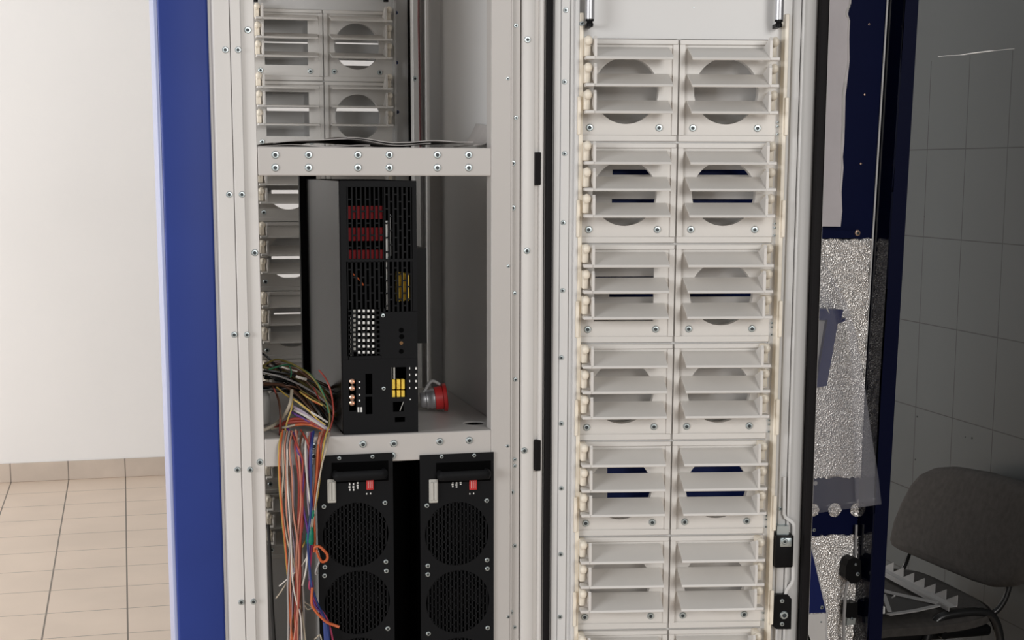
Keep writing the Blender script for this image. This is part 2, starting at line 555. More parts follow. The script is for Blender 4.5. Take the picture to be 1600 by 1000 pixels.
# ---- louvred ventilation unit: frame, three blades, pivots, screws. Local: x right, y back, z up, origin at its centre
VW, VH = 0.1635, 0.1665
ZS = [0.0275 + 0.0432 - 0.0432 * k for k in range(3)]


def make_vent(side, square=False, parent=None, drop=0.019):
    s = -1 if side == 'left' else 1                       # side where the pivots sit
    cxo = -0.004 * (1 if side == 'left' else 0.5)
    hole = rect(cxo - 0.050, cxo + 0.052, -0.047, 0.058) if square else circle(cxo, 0.0, 0.0545, 48)
    mb = MB()
    w, h = VW / 2, VH / 2
    mb.add_mesh(plate_mesh(rect(-w, w, -h, h), [hole], 0.006))
    rim = 0.0085
    xa, xb = (-w, w - 0.0) if side == 'left' else (-w, w)
    mb.box(-w, w, -0.005, 0.0002, h - rim, h, 0.0012, 1)
    mb.box(-w, w, -0.003, 0.0002, -h, -h + rim * 1.3, 0.0012, 1)
    xi = (w - rim, w) if side == 'left' else (-w, -w + rim)
    mb.box(xi[0], xi[1], -0.0048, 0.0002, -h + rim * 1.3, h - rim, 0.0)
    # sleeve round the opening
    if not square:
        mb.lathe([(0.0545, 0.006), (0.0545, 0.016), (0.0565, 0.016), (0.0565, 0.006)], 40, Matrix.Translation((cxo, 0, 0)) @ Matrix.Rotation(math.radians(-90), 4, 'X'))
    fr = mb.build('louvre_vent', M['vent'], parent, smooth=40)
    for k in range(3):
        zb = ZS[k]; zf = zb - drop
        mb = MB()
        xs, xe = (-0.062, 0.066)
        if side == 'right': xs, xe = -0.069, 0.060
        D = 0.050                                       # how far the blade stands out
        # blade: gently bowed plate from back edge to front lip
        prof = [(-0.002, zb), (-0.018, zb - drop * .29), (-0.034, zb - drop * .62), (-D + .001, zf), (-D - .0005, zf - 0.0035), (-D + .0005, zf - 0.0045), (-0.034, zb - drop * .62 - .003), (-0.018, zb - drop * .29 - .003), (-0.002, zb - 0.003)]
        mb.prism([(xs, y, z) for y, z in prof], (xe - xs, 0, 0))
        # end fin and the lip that carries the pivot
        xf = -0.062 if side == 'left' else 0.060
        mb.prism([(xf - 0.0018, y, z) for y, z in ((-0.004, zb), (-D, zf), (-D, zf + 0.027), (-D + .0035, zf + 0.033), (-D + .009, zf + 0.031))], (0.0044, 0, 0))
        x0, x1 = sorted((xf, xf + s * 0.0155))
        mb.box(x0, x1, -D - .0005, -D + 0.022, zf - 0.0045, zf + 0.001, 0.001, 1)
        sl = mb.build('slat', M['vent'], fr, smooth=30)
        # pivot knob and stem
        kb = MB()
        kx = xf + s * 0.0100
        kb.ball((kx, -0.036, zf + 0.0265), 0.0070, 12, (1, 1.0, 1.15))
        kb.lathe([(0.0034, -0.010), (0.0034, 0.010)], 10, Matrix.Translation((kx, -0.030, zf + 0.0265)) @ Matrix.Rotation(math.radians(90), 4, 'X'))
        kb.box(kx - 0.0052, kx + 0.0052, -0.027, -0.001, zf + 0.002, zf + 0.0325, 0.002, 2)
        kb.build('pivot', M['ivory'], fr, smooth=45)
    for xx in (-0.0645, 0.0520) if side == 'left' else (-0.0575, 0.0520):
        screw((xx, -0.0005, -0.0605), 0.0060, fr)
    return fr


HIDE = Matrix.Translation((0, 0, -50))

# ---- front door (open), local frame: x along the leaf, y back, z up
HP = PY(848, 480, YF); HP.z = 0
MD = Matrix.Translation(HP) @ Matrix.Rotation(math.radians(-10.5), 4, 'Z')
MDi = MD.inverted()


def DL(px, py, n=0.0):
    o = MDi @ CAM
    d = MDi.to_3x3() @ ray(px, py)
    return o + d * ((n - o.y) / d.y)


def U(px, py=500, n=0.0):
    return DL(px, py, n).x


DT, DB = 2.06, 0.10
ZV = [DL(1000, y).z for y in (60.5, 220, 378.8, 533, 685, 836, 983)]
PITCH = (ZV[0] - ZV[6]) / 6
ROWS = [ZV[0] - PITCH * k for k in range(8)]
UG = U(1056, 300) + 0.0006                                       # groove between the two columns
uL0, uR1 = UG - 0.0015 - VW, UG + 0.0015 + VW
zt_, zb_ = ROWS[0], ROWS[7]
ue = U(1286, 300)
mb = MB()
mb.box(U(849), uL0, 0.0, 0.004, DB, DT)
mb.box(uL0, uR1, 0.0, 0.004, zt_, DT)
mb.box(uL0, uR1, 0.0, 0.004, DB, zb_)
mb.box(uR1, U(1243), 0.0, 0.004, DB, DT)
mb.prism([(U(1241.5), -0.006, DB), (U(1252, 500), -0.0035, DB), (U(1272, 300), 0.012, DB), (U(1272, 300), 0.015, DB), (U(1241.5), 0.003, DB)], (0, 0, DT - DB))
mb.box(UG - 0.004, UG + 0.004, 0.0025, 0.0065, zb_, zt_)
for k in range(1, 7):
    mb.box(uL0, uR1, 0.003, 0.006, ROWS[k] - 0.004, ROWS[k] + 0.004)
mb.box(U(863), U(873), -0.004, 0.002, DB, DT, 0.001, 1)            # folds on the hinge side
mb.box(U(873.5), U(887), -0.006, 0.002, DB, DT, 0.001, 1)
mb.box(U(888), U(894), -0.003, 0.002, DB, DT)
mb.box(U(893.5), U(901), -0.013, 0.002, DB, DT, 0.003, 2)
mb.box(U(1224), U(1236), -0.006, 0.002, DB, DT, 0.002, 2)          # folds on the lock side
mb.box(U(1237), U(1241), -0.010, 0.002, DB, DT, 0.0015, 2)
# box walls of the leaf
for u0 in (uL0 - 0.004, uR1, U(1268)):
    mb.box(u0, u0 + 0.003, 0.003, 0.075, DB, DT)
mb.box(uL0, uR1, 0.003, 0.05, zt_, zt_ + 0.003)
mb.box(uL0, uR1, 0.003, 0.05, zb_ - 0.003, zb_)
mb.box(U(850), U(1268), 0.003, 0.075, DT - 0.003, DT)
mb.box(U(850), U(1268), 0.003, 0.075, DB, DB + 0.003)
DOOR = mb.build('front_door', M['grey_sheet'], CAB, MD, smooth=40)
# slotted skin behind the vents
NS = 0.052
slots = []
for y0, y1, la, lb in ((265, 273, 957, 1036), (311, 321, 956, 1036), (432, 436, 930, 1030), (457, 464, 952, 1036),
                       (728, 748, 949, 1030), (764, 779, 949, 1030)):
    z1, z0 = DL(1000, y0, NS).z, DL(1000, y1, NS).z
    slots.append(rect(U(la, y0, NS), U(lb, y0, NS), z0, z1))
    if y0 != 432:
        slots.append(rect(U(1070, 300, NS), U(1185, 300, NS), z0, z1))
mb = MB().add_mesh(plate_mesh(rect(uL0 - 0.002, uR1 + 0.002, zb_ - 0.002, zt_ + 0.002), slots, 0.002), Matrix.Translation((0, NS, 0)))
mb.build('slotted_skin', M['grey_sheet'], DOOR, MD)
mb = MB().box(U(848.5), ue - 0.003, 0.085, 0.088, DB, DT)
mb.build('outer_cover', M['blue'], DOOR, MD)
# gaskets
mb = MB().box(U(850.5), U(861), -0.012, 0.004, DB, DT, 0.004, 3)
mb.build('gasket', M['gasket'], DOOR, MD, smooth=50)
ga, gb = U(1271, 300), U(1284.5, 300)
mb = MB().box(ga, gb, -0.010, 0.060, DB, DT, 0.003, 3)
mb.build('gasket', M['gasket'], DOOR, MD, smooth=50)
mb = MB().box(gb - 0.0005, gb + 0.0018, -0.002, 0.088, DB, DT)
mb.build('edge_strip', M['white'], DOOR, MD)
for px, py in ((884, 16), (882, 128), (882, 240), (880, 348), (879, 454), (877, 559), (877, 662), (877, 763), (876, 866), (875, 964)):
    p = DL(px, py, -0.006)
    screw(p, 0.0042, DOOR, MD)
# ivory link strips beside the columns of vents
for side in (0, 1):
    mb = MB()
    if side == 0:
        u0, u1 = U(902.5, 220), U(909.5, 220)
        mb.box(u0, u1, -0.012, 0.002, DB + .1, ROWS[0] + 0.04, 0.001, 1)
    else:
        u0, u1 = U(1216.5, 220), U(1223.0, 220)
        mb.box(u0, u1, -0.022, 0.002, DB + .1, ROWS[0] + 0.04, 0.001, 1)
    for k in range(7):
        zc = ROWS[k] - 0.125
        if side == 0: mb.box(u0 - 0.0025, u0 + 0.0035, -0.017, 0.0, zc - 0.032, zc + 0.03, 0.001, 1)
        else: mb.box(u1 - 0.004, u1 + 0.0022, -0.027, 0.0, zc - 0.032, zc + 0.03, 0.001, 1)
    mb.build('link_strip', M['ivory'], DOOR, MD, smooth=40)
for k in range(7):
    for q in (0.135, 0.142, 0.155):
        screw((U(1213.5, 220), -0.004, ROWS[k] - q), 0.0022, DOOR, MD)
# gas struts at the top
for px, pb in ((921.5, 30), (1217, 31)):
    a, c, e = DL(px - 1, -120, -0.030), DL(px, pb, -0.030), DL(px, pb + 11, -0.030)
    st = MB().lathe([(0, 0), (0.0073, 0), (0.0075, 0.002), (0.0075, a.z - c.z)], 16).build('gas_strut', M['chrome'], DOOR, MD @ Matrix.Translation(c), smooth=50)
    st2 = MB().lathe([(0, -0.013), (0.0055, -0.012), (0.006, -0.007), (0.0048, -0.005), (0.0048, -0.003), (0.0070, -0.003), (0.0070, 0.0), (0, 0)], 14)
    st2.box(-0.004, 0.004, 0.0, 0.028, -0.012, -0.006)
    st2.build('strut_end', M['blackp'], DOOR, MD @ Matrix.Translation(c), smooth=40)
# locks and bent bar on the lock side
nl = -0.008
mb = MB()
pts = [DL(x, y, -0.012) for x, y in ((1226, 745), (1225, 803), (1227, 808), (1238, 816), (1240, 820), (1239, 905), (1237, 911), (1229, 922), (1227, 930))]
mb.tube(pts, 0.0032, 6, 0, True, 0.6)
mb.tube([DL(x, y, -0.012) for x, y in ((1214, 980), (1212, 1040))], 0.003, 6)
mb.build('lock_rod', M['grey_sheet'], DOOR, MD, smooth=40)
a, c = DL(1209.5, 835, -0.02), DL(1237, 885, -0.02)
lk = MB().box(a.x, c.x, -0.030, 0.0, c.z, a.z, 0.003, 2).build('lock_case', M['blackp'], DOOR, MD, smooth=40)
a, c = DL(1214, 822, -0.02), DL(1232, 836, -0.02)
MB().box(a.x, c.x, -0.022, 0.0, c.z, a.z).box(a.x + .003, c.x + .003, -0.034, -0.03, c.z - 0.018, c.z - 0.002, 0.002, 2).build('lock_plate', M['zinc'], DOOR, MD, smooth=40)
screw(DL(1226, 846, -0.034), 0.0055, DOOR, MD)
pts = [DL(x, y, -0.016) for x, y in ((1206, 928), (1210, 932), (1216, 929), (1231, 929), (1237, 936), (1236, 983), (1213, 983), (1206, 977))]
mb = MB().prism([(p.x, -0.016, p.z) for p in pts], (0, 0.016, 0))
mb.build('lock_case', M['blackp'], DOOR, MD)
for px, py, r in ((1222, 939, .004), (1225, 961, .0078), (1222, 975, .004)):
    screw(DL(px, py, -0.016), r, DOOR, MD)
for px, py in ((1219, 795), (1202, 872)):
    screw(DL(px, py, -0.006), 0.0035, DOOR, MD)
screw(DL(1084, 12, 0), 0.0012, DOOR, MD)
screw(DL(909, 37, -0.013), 0.004, DOOR, MD)

# ---- rear door (closed), seen through the cabinet
RG = PY(505.5, 127, YR).x
RROWS = [1.9235 - 0.1655 * k for k in range(9)]
rL0, rR1 = RG - 0.0015 - VW, RG + 0.0015 + VW
mb = MB()
mb.box(0.14, rL0, YR, YR + 0.004, ZB, ZT)
mb.box(rR1, X(640, YR, 127), YR, YR + 0.004, ZB, ZT)
mb.box(rL0, rR1, YR, YR + 0.004, RROWS[0], ZT)
mb.box(rL0, rR1, YR, YR + 0.004, ZB, RROWS[8])
mb.box(RG - 0.004, RG + 0.004, YR + 0.0025, YR + 0.0065, RROWS[8], RROWS[0])
mb.box(rR1 + 0.004, rR1 + 0.009, YR - 0.01, YR, ZB, ZT)
for k in range(1, 8):
    mb.box(rL0, rR1, YR + 0.003, YR + 0.006, RROWS[k] - 0.004, RROWS[k] + 0.004)
RDOOR = mb.build('rear_door', M['grey_sheet'], CAB)
YS = YR + 0.06
slots = []


def rslot(xa, xb, y0, y1):
    a, c = PY(xa, y0, YS), PY(xb, y1, YS)
    slots.append(rect(a.x, c.x, c.z, a.z))


rslot(412, 488, 64.5, 68.5); rslot(524, 600, 66, 70); rslot(524, 600, 94, 103.5)
rslot(417, 490, 168, 174); rslot(524, 600, 168.5, 174.5)
rslot(424, 500, 297, 303); rslot(424, 500, 318, 328); rslot(424, 500, 399, 404); rslot(424, 500, 425, 433)
rslot(426, 500, 362, 369); rslot(426, 500, 467, 476)
rslot(428, 500, 489, 491.5); rslot(430, 500, 893, 897); rslot(432, 480, 868, 874)
mb = MB().add_mesh(plate_mesh(rect(rL0 - 0.01, rR1 + 0.01, RROWS[8], RROWS[0]), slots, 0.002), Matrix.Translation((0, YS, 0)))
for x0 in (rL0 - 0.01, rR1 + 0.008):
    mb.box(x0, x0 + 0.002, YR + 0.004, YS, RROWS[8], RROWS[0])
mb.box(rL0, rR1, YR + 0.004, YS, RROWS[0], RROWS[0] + 0.002)
mb.box(rL0, rR1, YR + 0.004, YS, RROWS[8] - 0.002, RROWS[8])
mb.build('slotted_skin', M['grey_sheet'], RDOOR)
MB().box(X(637.5, YR, 127), X(644, YR, 127), YR - 0.01, YR + 0.004, ZB, ZT, 0.002, 2).build('gasket', M['gasket'], RDOOR)
for px, py in ((619, 20), (619.5, 98), (621, 175)):
    screw(PY(px, py, YR), 0.0042, RDOOR, None, 'w_blue')
for px, py in ((399, 3), (603, 3)):
    c = PY(px, py, YR - 0.02)
    MB().tube([c + Vector((0, 0, 0.0)), c + Vector((0, 0, 0.02))], 0.006, 10).tube([c + Vector((0, 0, 0.02)), c + Vector((0, 0, 0.12))], 0.007, 10).build('gas_strut', M['blackp'], RDOOR, smooth=50)

# place the vents
protos = {}


def place_vent(side, sq, mw, drop=0.019):
    pr = protos.get((side, sq, drop))
    if pr is None:
        pr = make_vent(side, sq, CAB, drop)
        # move to its place with everything under it
        kids = [k for k in COL.objects if k.parent == pr]
        pr.matrix_basis = mw
        base = {k: WM[k.name] for k in kids}
        WM[pr.name] = mw.copy()
        for k in kids: WM[k.name] = mw @ base[k]
        protos[(side, sq, drop)] = pr
        return pr
    return copy_tree2(pr, CAB, mw)


def copy_tree2(o, parent, mw):
    c = o.copy()
    COL.objects.link(c)
    c.parent = parent
    c.matrix_parent_inverse = WM[parent.name].inverted()
    c.matrix_basis = mw
    WM[c.name] = mw.copy()
    for ch in [k for k in COL.objects if k.parent == o]:
        q = ch.copy()
        COL.objects.link(q)
        q.parent = c
        q.matrix_parent_inverse = ch.matrix_parent_inverse.copy()
        q.matrix_basis = ch.matrix_basis.copy()
    return c


for k in range(7):
    zc = (ROWS[k] + ROWS[k + 1]) / 2
    for side, uc in (('left', UG - 0.0015 - VW / 2), ('right', UG + 0.0015 + VW / 2)):
        place_vent(side, side == 'left' and k == 2, MD @ Matrix.Translation((uc, 0, zc)))
for k in range(8):
    zc = (RROWS[k] + RROWS[k + 1]) / 2
    for side, uc in (('left', RG - 0.0015 - VW / 2), ('right', RG + 0.0015 + VW / 2)):
        if side == 'right' and k > 2: continue
        place_vent(side, side == 'left' and k < 2, Matrix.Translation((uc, YR, zc)) @ Matrix.Diagonal((1, 1, 0.985, 1)), {0: 0.012, 1: 0.003}.get(k, 0.019))

# ------------------------------------------------------------------ power unit on the lower shelf
YU = 2.462
ux0, ux1 = PY(537, 679, YU).x, PY(653.5, 675, YU).x
uz0, uz1 = Z2, 1.533
PU = thing('power_unit', ((ux0 + ux1) / 2, YU + 0.25, Z2), 'tall black perforated power unit standing on the lower shelf', 'power unit')
mb = MB()
mb.box(ux0 + 0.001, ux1 - 0.001, YU + 0.045, YU + 0.47, uz0 + 0.001, uz1)
mb.box(ux1 - 0.002, ux1, YU + 0.003, YU + 0.05, uz0, uz1)
mb.box(ux0, ux0 + 0.002, YU + 0.003, YU + 0.05, uz0, uz1)
mb.box(ux0, ux1, YU + 0.003, YU + 0.05, uz1 - 0.002, uz1)
mb.box(ux0, ux1, YU + 0.003, YU + 0.05, uz0, uz0 + 0.002)
mb.build('housing', M['void'], PU)
MB().box(ux0 - 0.0015, ux0 + 0.001, YU + 0.006, YU + 0.465, uz0 + 0.004, uz1, 0.0008, 1).build('side_cover', M['steel'], PU)['label'] = 'shiny steel side cover'
yb = YU + 0.468
MB().box(X(470, yb, 400), ux0 + 0.02, yb, yb + 0.02, uz0, uz1 + 0.02).build('rear_flange', M['blackp'], PU)


def UF(px, py, d=0.0):
    return PY(px, py, YU + d)


# front plate: solid zones with slotted zones of ribs
mb = MB()
T = 0.003


def zone(px0, px1, py0, py1):
    a, c = UF(px0, py0), UF(px1, py1)
    return a.x, c.x, c.z, a.z


def solid(z):
    mb.box(z[0], z[1], YU, YU + T, z[2], z[3])


def ribs(z, n, rows, duty=0.42, bar=0.0022):
    x0, x1, z0, z1 = z
    p = (x1 - x0) / n
    for i in range(n + 1):
        xc = x0 + p * i
        mb.box(xc - p * duty / 2, xc + p * duty / 2, YU, YU + T, z0, z1)
    hr = (z1 - z0) / rows
    for i in range(n):
        off = 0.0 if i % 2 else 0.5
        for r_ in range(rows + 1):
            zz = z0 + hr * (r_ + off)
            if z0 < zz < z1:
                mb.box(x0 + p * i, x0 + p * (i + 1), YU + 0.0004, YU + T, zz - bar / 2, zz + bar / 2)


X0, X1 = ux0, ux1
solid((X0, X1, UF(600, 292).z, uz1))                                   # top band
YB_ = UF(600, 560.5).z
solid((X0, UF(542.5, 400).x, YB_, UF(600, 292).z))                               # left margin
solid((UF(643.5, 400).x, X1, UF(600, 487).z, UF(600, 292).z))                                # right margin
ribs(zone(542.5, 600, 292.5, 404.5), 8, 3, 0.30)
ribs(zone(600.5, 643.3, 292.5, 404.5), 6, 5)
solid((UF(542.5, 400).x, UF(643.5, 400).x, UF(600, 409).z, UF(600, 404.5).z))                       # cross band
ribs(zone(542.5, 600, 409, 482), 8, 3)
ribs(zone(600, 643.5, 409, 487), 6, 4)
ribs(zone(543, 595, 482.5, 555), 7, 10, 0.3, 0.003)
solid((UF(595.5, 500).x, X1, YB_, UF(600, 487.5).z))
solid((UF(543, 500).x, UF(595, 500).x, YB_, UF(600, 555.5).z))
me = plate_mesh([(X0, uz0), (X1, uz0), (X1, YB_ - 0.0002), (X0, YB_ - 0.0002)],
                [rect(*zone(545, 557, 594, 642)), rect(*zone(571, 582, 584, 616)), rect(*zone(571, 582, 620, 647)),
                 rect(*zone(612, 635, 574, 620)), rect(*zone(614, 631, 628, 643)), rect(*zone(617, 633, 652, 659))], T)
mb.add_mesh(me, Matrix.Translation((0, YU, 0)))
mb.build('front_plate', M['black'], PU)


def inner(name, mt, px0, px1, py0, py1, d0, d1, bevel=0.0, parent=PU):
    a, c = UF(px0, py0, d0), UF(px1, py1, d0)
    return MB().box(a.x, c.x, YU + d0, YU + d1, c.z, a.z, bevel, 1).build(name, M[mt], parent)


for y0, y1 in ((322, 342), (356, 376), (391, 404)):
    inner('heat_sink', 'red', 541, 600, y0, y1, 0.0045, 0.03)['label'] = 'red block behind the slots'
inner('cable_strip', 'mark', 602.5, 607.5, 345, 484, 0.005, 0.009)
inner('cable_strip', 'comb', 609, 611, 335, 400, 0.006, 0.010)
for i, (x0, x1) in enumerate(((620, 624.5), (626, 632), (633, 640))):
    inner('coil', 'yellow', x0, x1, 425 + i, 472 - i, 0.005, 0.02, 0.001)['label'] = 'yellow taped coil'
for x0, x1, y0, y1 in ((552, 556, 484, 510), (552, 556, 512, 548), (547.5, 549, 496, 520), (547.5, 549, 522, 556)):
    inner('terminal_strip', 'conn', x0, x1, y0, y1, 0.004, 0.008)
mb = MB()
for i in range(4):
    for j in range(8):
        p = UF(560.5 + 7.3 * i, 485.5 + 9.2 * j, 0.004)
        mb.box(p.x - 0.0018, p.x + 0.0018, YU - 0.0004, YU + 0.008, p.z - 0.0021, p.z + 0.0021)
mb.build('terminal_pins', M['mark'], PU)['label'] = 'rows of small pale pins'
for py in (596, 606.5, 620.5, 629.5):
    p = UF(550.3, py, -0.001)
    MB().lathe([(0.0046, 0), (0.0046, 0.006), (0.0032, 0.007), (0.0022, 0.005), (0, 0.005)], 14, Matrix.Translation((p.x, YU + 0.004, p.z)) @ RX).build('coax_socket', M['brass'], PU, smooth=40)
for py in (597, 606, 617, 626):
    p = UF(561.5, py, 0)
    MB().box(p.x - .0013, p.x + .0013, YU - 0.0006, YU, p.z - .0016, p.z + .0016).build('print_mark', M['mark'], PU)
for px in (560, 564.5):
    p = UF(px, 640)
    MB().box(p.x - .0014, p.x + .0014, YU - 0.0006, YU, p.z - .0042, p.z + .0042).build('print_mark', M['mark'], PU)
for i, px in enumerate((615, 623, 630)):
    inner('relay', 'yellow', px - 2.6, px + 2.6, 593, 608, 0.001, 0.012, 0.0006)
    inner('relay', 'yellow', px - 2.6, px + 2.6, 610, 621, 0.001, 0.012, 0.0006)
for px in (611.5, 616):
    inner('relay_lead', 'conn', px - 1.3, px + 1.3, 574, 592, 0.003, 0.006)
MB().tube([UF(634, 620, .002), UF(628, 634, .002), UF(625, 642, .004)], 0.0006, 6).build('thin_lead', M['conn'], PU)
for py in (575.5, 585.5, 595.5, 606):
    for px, w in ((640, .0008), (650, .0017)):
        p = UF(px, py)
        MB().box(p.x - w, p.x + w, YU - 0.0006, YU, p.z - .0018, p.z + .0018).build('print_mark', M['mark'], PU)
p = UF(641, 624); MB().box(p.x - .001, p.x + .001, YU - 0.0006, YU, p.z - .001, p.z + .001).build('print_mark', M['mark'], PU)
for px, py in ((598.5, 493), (599.5, 607)):
    screw(UF(px, py), 0.0035, PU)
mb = MB()
for px, py, r in ((627, 516, .0042), (627.5, 526, .0042), (627, 549, .004)):
    p = UF(px, py)
    mb.lathe([(r, 0), (r, 0.0006), (0, 0.0006)], 14, Matrix.Translation((p.x, YU, p.z)) @ RX)
mb.build('button', M['void'], PU)
p = UF(627, 536); MB().lathe([(.003, 0), (.003, 0.0007), (0, 0.0007)], 12, Matrix.Translation((p.x, YU, p.z)) @ RX).build('indicator', mat('amber', (.16, .07, .01), .4), PU)
MB().tube([UF(548, 425, .006), UF(556, 432, .006), UF(564, 440, .006), UF(568, 446, .006)], 0.0013, 6, 3).build('thin_lead', M['w_orange'], PU)
# black box and strip on the right flank
a, c = PY(655, 388, YU + .12), PY(667, 536, YU + .12)
MB().box(ux1 - 0.001, c.x, YU + .12, YU + .2, c.z, a.z).build('side_box', M['blackp'], PU)
MB().box(ux1 - 0.001, ux1 + 0.006, YU + .25, YU + .46, uz0 + 0.03, uz1).build('side_rail', mat('dark_brown', (.035, .026, .02), .6), PU)

# ------------------------------------------------------------------ the two fan modules under the shelf
YM = YF - 0.004


def fan_module(px_l, px_r, py_t, fans, screws, label, hx, conn, ticks, red, top_screws):
    tl, tr = PY(px_l, 900, YM), PY(px_r, 900, YM)
    x0, x1 = tl.x, tr.x
    zt = PY((px_l + px_r) / 2, py_t, YM).z
    zb = 0.572
    t = thing('fan_module', ((x0 + x1) / 2, YM + 0.2, zb), label, 'fan module', 'black fan modules under the lower shelf')
    R = 0.0555
    holes = []
    cen = []
    for px, py in fans:
        p = PY(px, py, YM); cen.append(p); holes.append(circle(p.x, p.z, R, 40))
    third = Vector((cen[1].x, 0, cen[1].z - (cen[0].z - cen[1].z)))
    holes.append(circle(third.x, third.z, R, 40)); cen.append(third)
    ha, hb = PY(hx[0], 727, YM), PY(hx[1], 749, YM)
    mb = MB().add_mesh(plate_mesh(rect(x0, x1, zb, zt), holes, 0.003), Matrix.Translation((0, YM, 0)))
    mb.build('front_plate', M['black'], t)
    for c in cen:
        g = MB()
        p = 0.0064
        nx = int(R / p) + 1
        for i in range(-nx, nx + 1):
            xx = i * p
            if abs(xx) >= R - 0.0015: continue
            hh = math.sqrt(R * R - xx * xx)
            g.box(c.x + xx - 0.0014, c.x + xx + 0.0014, YM + 0.0004, YM + 0.0026, c.z - hh - 0.0005, c.z + hh + 0.0005)
        for i in range(-nx, nx):
            xx = (i + .5) * p
            if abs(xx) >= R - 0.002: continue
            hh = math.sqrt(R * R - xx * xx)
            k0 = -8
            for k in range(k0, 9):
                zz = (k + (0.5 if i % 2 else 0.0)) * 0.0135
                if abs(zz) < hh:
                    g.box(c.x + xx - p / 2, c.x + xx + p / 2, YM + 0.0004, YM + 0.0026, c.z + zz - 0.0009, c.z + zz + 0.0009)
        gr = g.build('fan_grille', M['black'], t)
        f = MB().lathe([(0, 0.012), (0.021, 0.012), (0.023, 0.008), (0.023, -0.008)], 24, Matrix.Translation((c.x, YM + 0.022, c.z)) @ RX)
        for kk in range(4):
            an = math.radians(35 + 90 * kk)
            f.tube([(c.x + math.cos(an) * 0.02, YM + 0.018, c.z + math.sin(an) * 0.02), (c.x + math.cos(an + .15) * 0.058, YM + 0.016, c.z + math.sin(an + .15) * 0.058)], 0.003, 6)
        for kk in range(7):
            an = 2 * math.pi * kk / 7
            e = Vector((math.cos(an), 0, math.sin(an))); q = Vector((-math.sin(an), 0, math.cos(an)))
            cc = Vector((c.x, YM + 0.028, c.z))
            f.prism([cc + e * .022 - q * .006, cc + e * .052 - q * .016 + Vector((0, -.004, 0)), cc + e * .054 + q * .016 + Vector((0, .012, 0)), cc + e * .022 + q * .008 + Vector((0, .01, 0))], (0, 0.0015, 0))
        f.build('fan', M['blackp'], t, smooth=30)
    MB().box(x0 + 0.006, x1 - 0.004, YM + 0.045, 2.97, zb, Z2 - 0.012).box(x0 + 0.006, x0 + 0.009, YM + 0.003, YM + 0.046, zb, Z2 - 0.05).box(x1 - 0.007, x1 - 0.004, YM + 0.003, YM + 0.046, zb, Z2 - 0.05).build('housing', M['void'], t)
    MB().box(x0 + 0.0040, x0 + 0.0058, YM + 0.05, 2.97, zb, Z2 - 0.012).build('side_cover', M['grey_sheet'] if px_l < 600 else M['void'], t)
    # handle: recessed dish and a raised bar bent at both ends
    d = MB()
    za, zc = ha.z, hb.z
    d.box(ha.x - 0.003, hb.x + 0.003, YM - 0.0012, YM + 0.001, zc - 0.002, za + 0.004, 0.0, 1)
    d.build('handle_dish', M['void'], t)
    zz = (za + zc) / 2 - 0.002
    pts = [(ha.x + .002, YM, zz), (ha.x + 0.003, YM - 0.010, zz), (ha.x + 0.009, YM - 0.017, zz), (hb.x - 0.012, YM - 0.017, zz), (hb.x - 0.006, YM - 0.010, zz), (hb.x - .005, YM, zz)]
    MB().tube([Vector(p) for p in pts], 0.0085, 10, 4, True, 0.6).build('handle', M['black'], t, smooth=50)
    # connector
    a, c = PY(conn[0], 749, YM), PY(conn[1], 785, YM)
    MB().box(a.x, c.x, YM - 0.003, YM, c.z, a.z, 0.001, 1).box(a.x + 0.0025, (a.x + c.x) / 2 - 0.0003, YM - 0.006, YM, c.z + 0.005, a.z - 0.004, 0.0008, 1).box((a.x + c.x) / 2 + 0.0006, c.x - 0.0015, YM - 0.006, YM, c.z + 0.005, a.z - 0.004, 0.0008, 1).build('connector', M['conn'], t)
    mb = MB()
    for xx, y0, y1 in ticks:
        a, c = PY(xx, y0, YM), PY(xx + 3.0, y1, YM)
        n_ = 4
        for k in range(n_):
            za, zc = a.z + (c.z - a.z) * k / n_, a.z + (c.z - a.z) * (k + .7) / n_
            mb.box(a.x + (0.0007 if k % 2 else 0), c.x, YM - 0.0005, YM, zc, za)
    mb.build('print_mark', M['mark'], t)
    a, c = PY(red[0], 749.5, YM), PY(red[1], 764.5, YM)
    sw = MB().box(a.x, c.x, YM - 0.004, YM, c.z, a.z, 0.0008, 1).build('red_switch', M['redlight'], t)
    mb = MB()
    for k in range(1, 4):
        xx = a.x + (c.x - a.x) * k / 4
        mb.box(xx - .0003, xx + .0003, YM - 0.0044, YM - 0.004, c.z + .003, a.z - .002)
    mb.build('switch_mark', M['mark'], sw)
    for px, py in ((red[0] + 1, 771.5), (red[0] + 7, 771)):
        p = PY(px, py, YM); MB().box(p.x - .0009, p.x + .0009, YM - .0006, YM, p.z - .0013, p.z + .0013).build('print_mark', M['mark'], t)
    for px, py in screws:
        screw(PY(px, py, YM), 0.0042, t)
    for px, py in top_screws:
        screw(PY(px, py, YM), 0.0035, t)
    # mounting tongue at the top edge
    return t


fan_module(498, 615.5, 710, [(556, 836), (558.6, 941.5)], [(506, 791.5), (601.5, 785.5), (507.5, 886), (603, 877.5), (603.6, 892), (507, 899.5), (606, 982)],
           'black fan module left of the gap, beside the hanging wires', (521, 604), (511, 525), ((544.5, 751, 768), (550.5, 750.5, 768), (557, 749, 765)), (572, 583.5), ((530, 716), (582, 713.5)))
fan_module(657.5, 771.5, 709, [(714, 834), (715.5, 940)], [(667, 790), (760.5, 782), (668.5, 884), (761, 875), (668.5, 897.5), (761.5, 888.5), (669.5, 990), (762, 981)],
           'black fan module right of the gap, against the white post', (684, 764), (670, 684), ((705.5, 750, 762), (711.5, 750.5, 762.5), (718, 748.5, 758)), (733, 744.5), ((690, 713.5), (741, 711.5)))
# black partition added for the darkness between the modules
MB().box(PY(616, 900, YM).x, PY(657, 900, YM).x, YF + 0.10, YF + 0.105, 0.57, 1.066).build('gap_shade', M['void'], CAB)

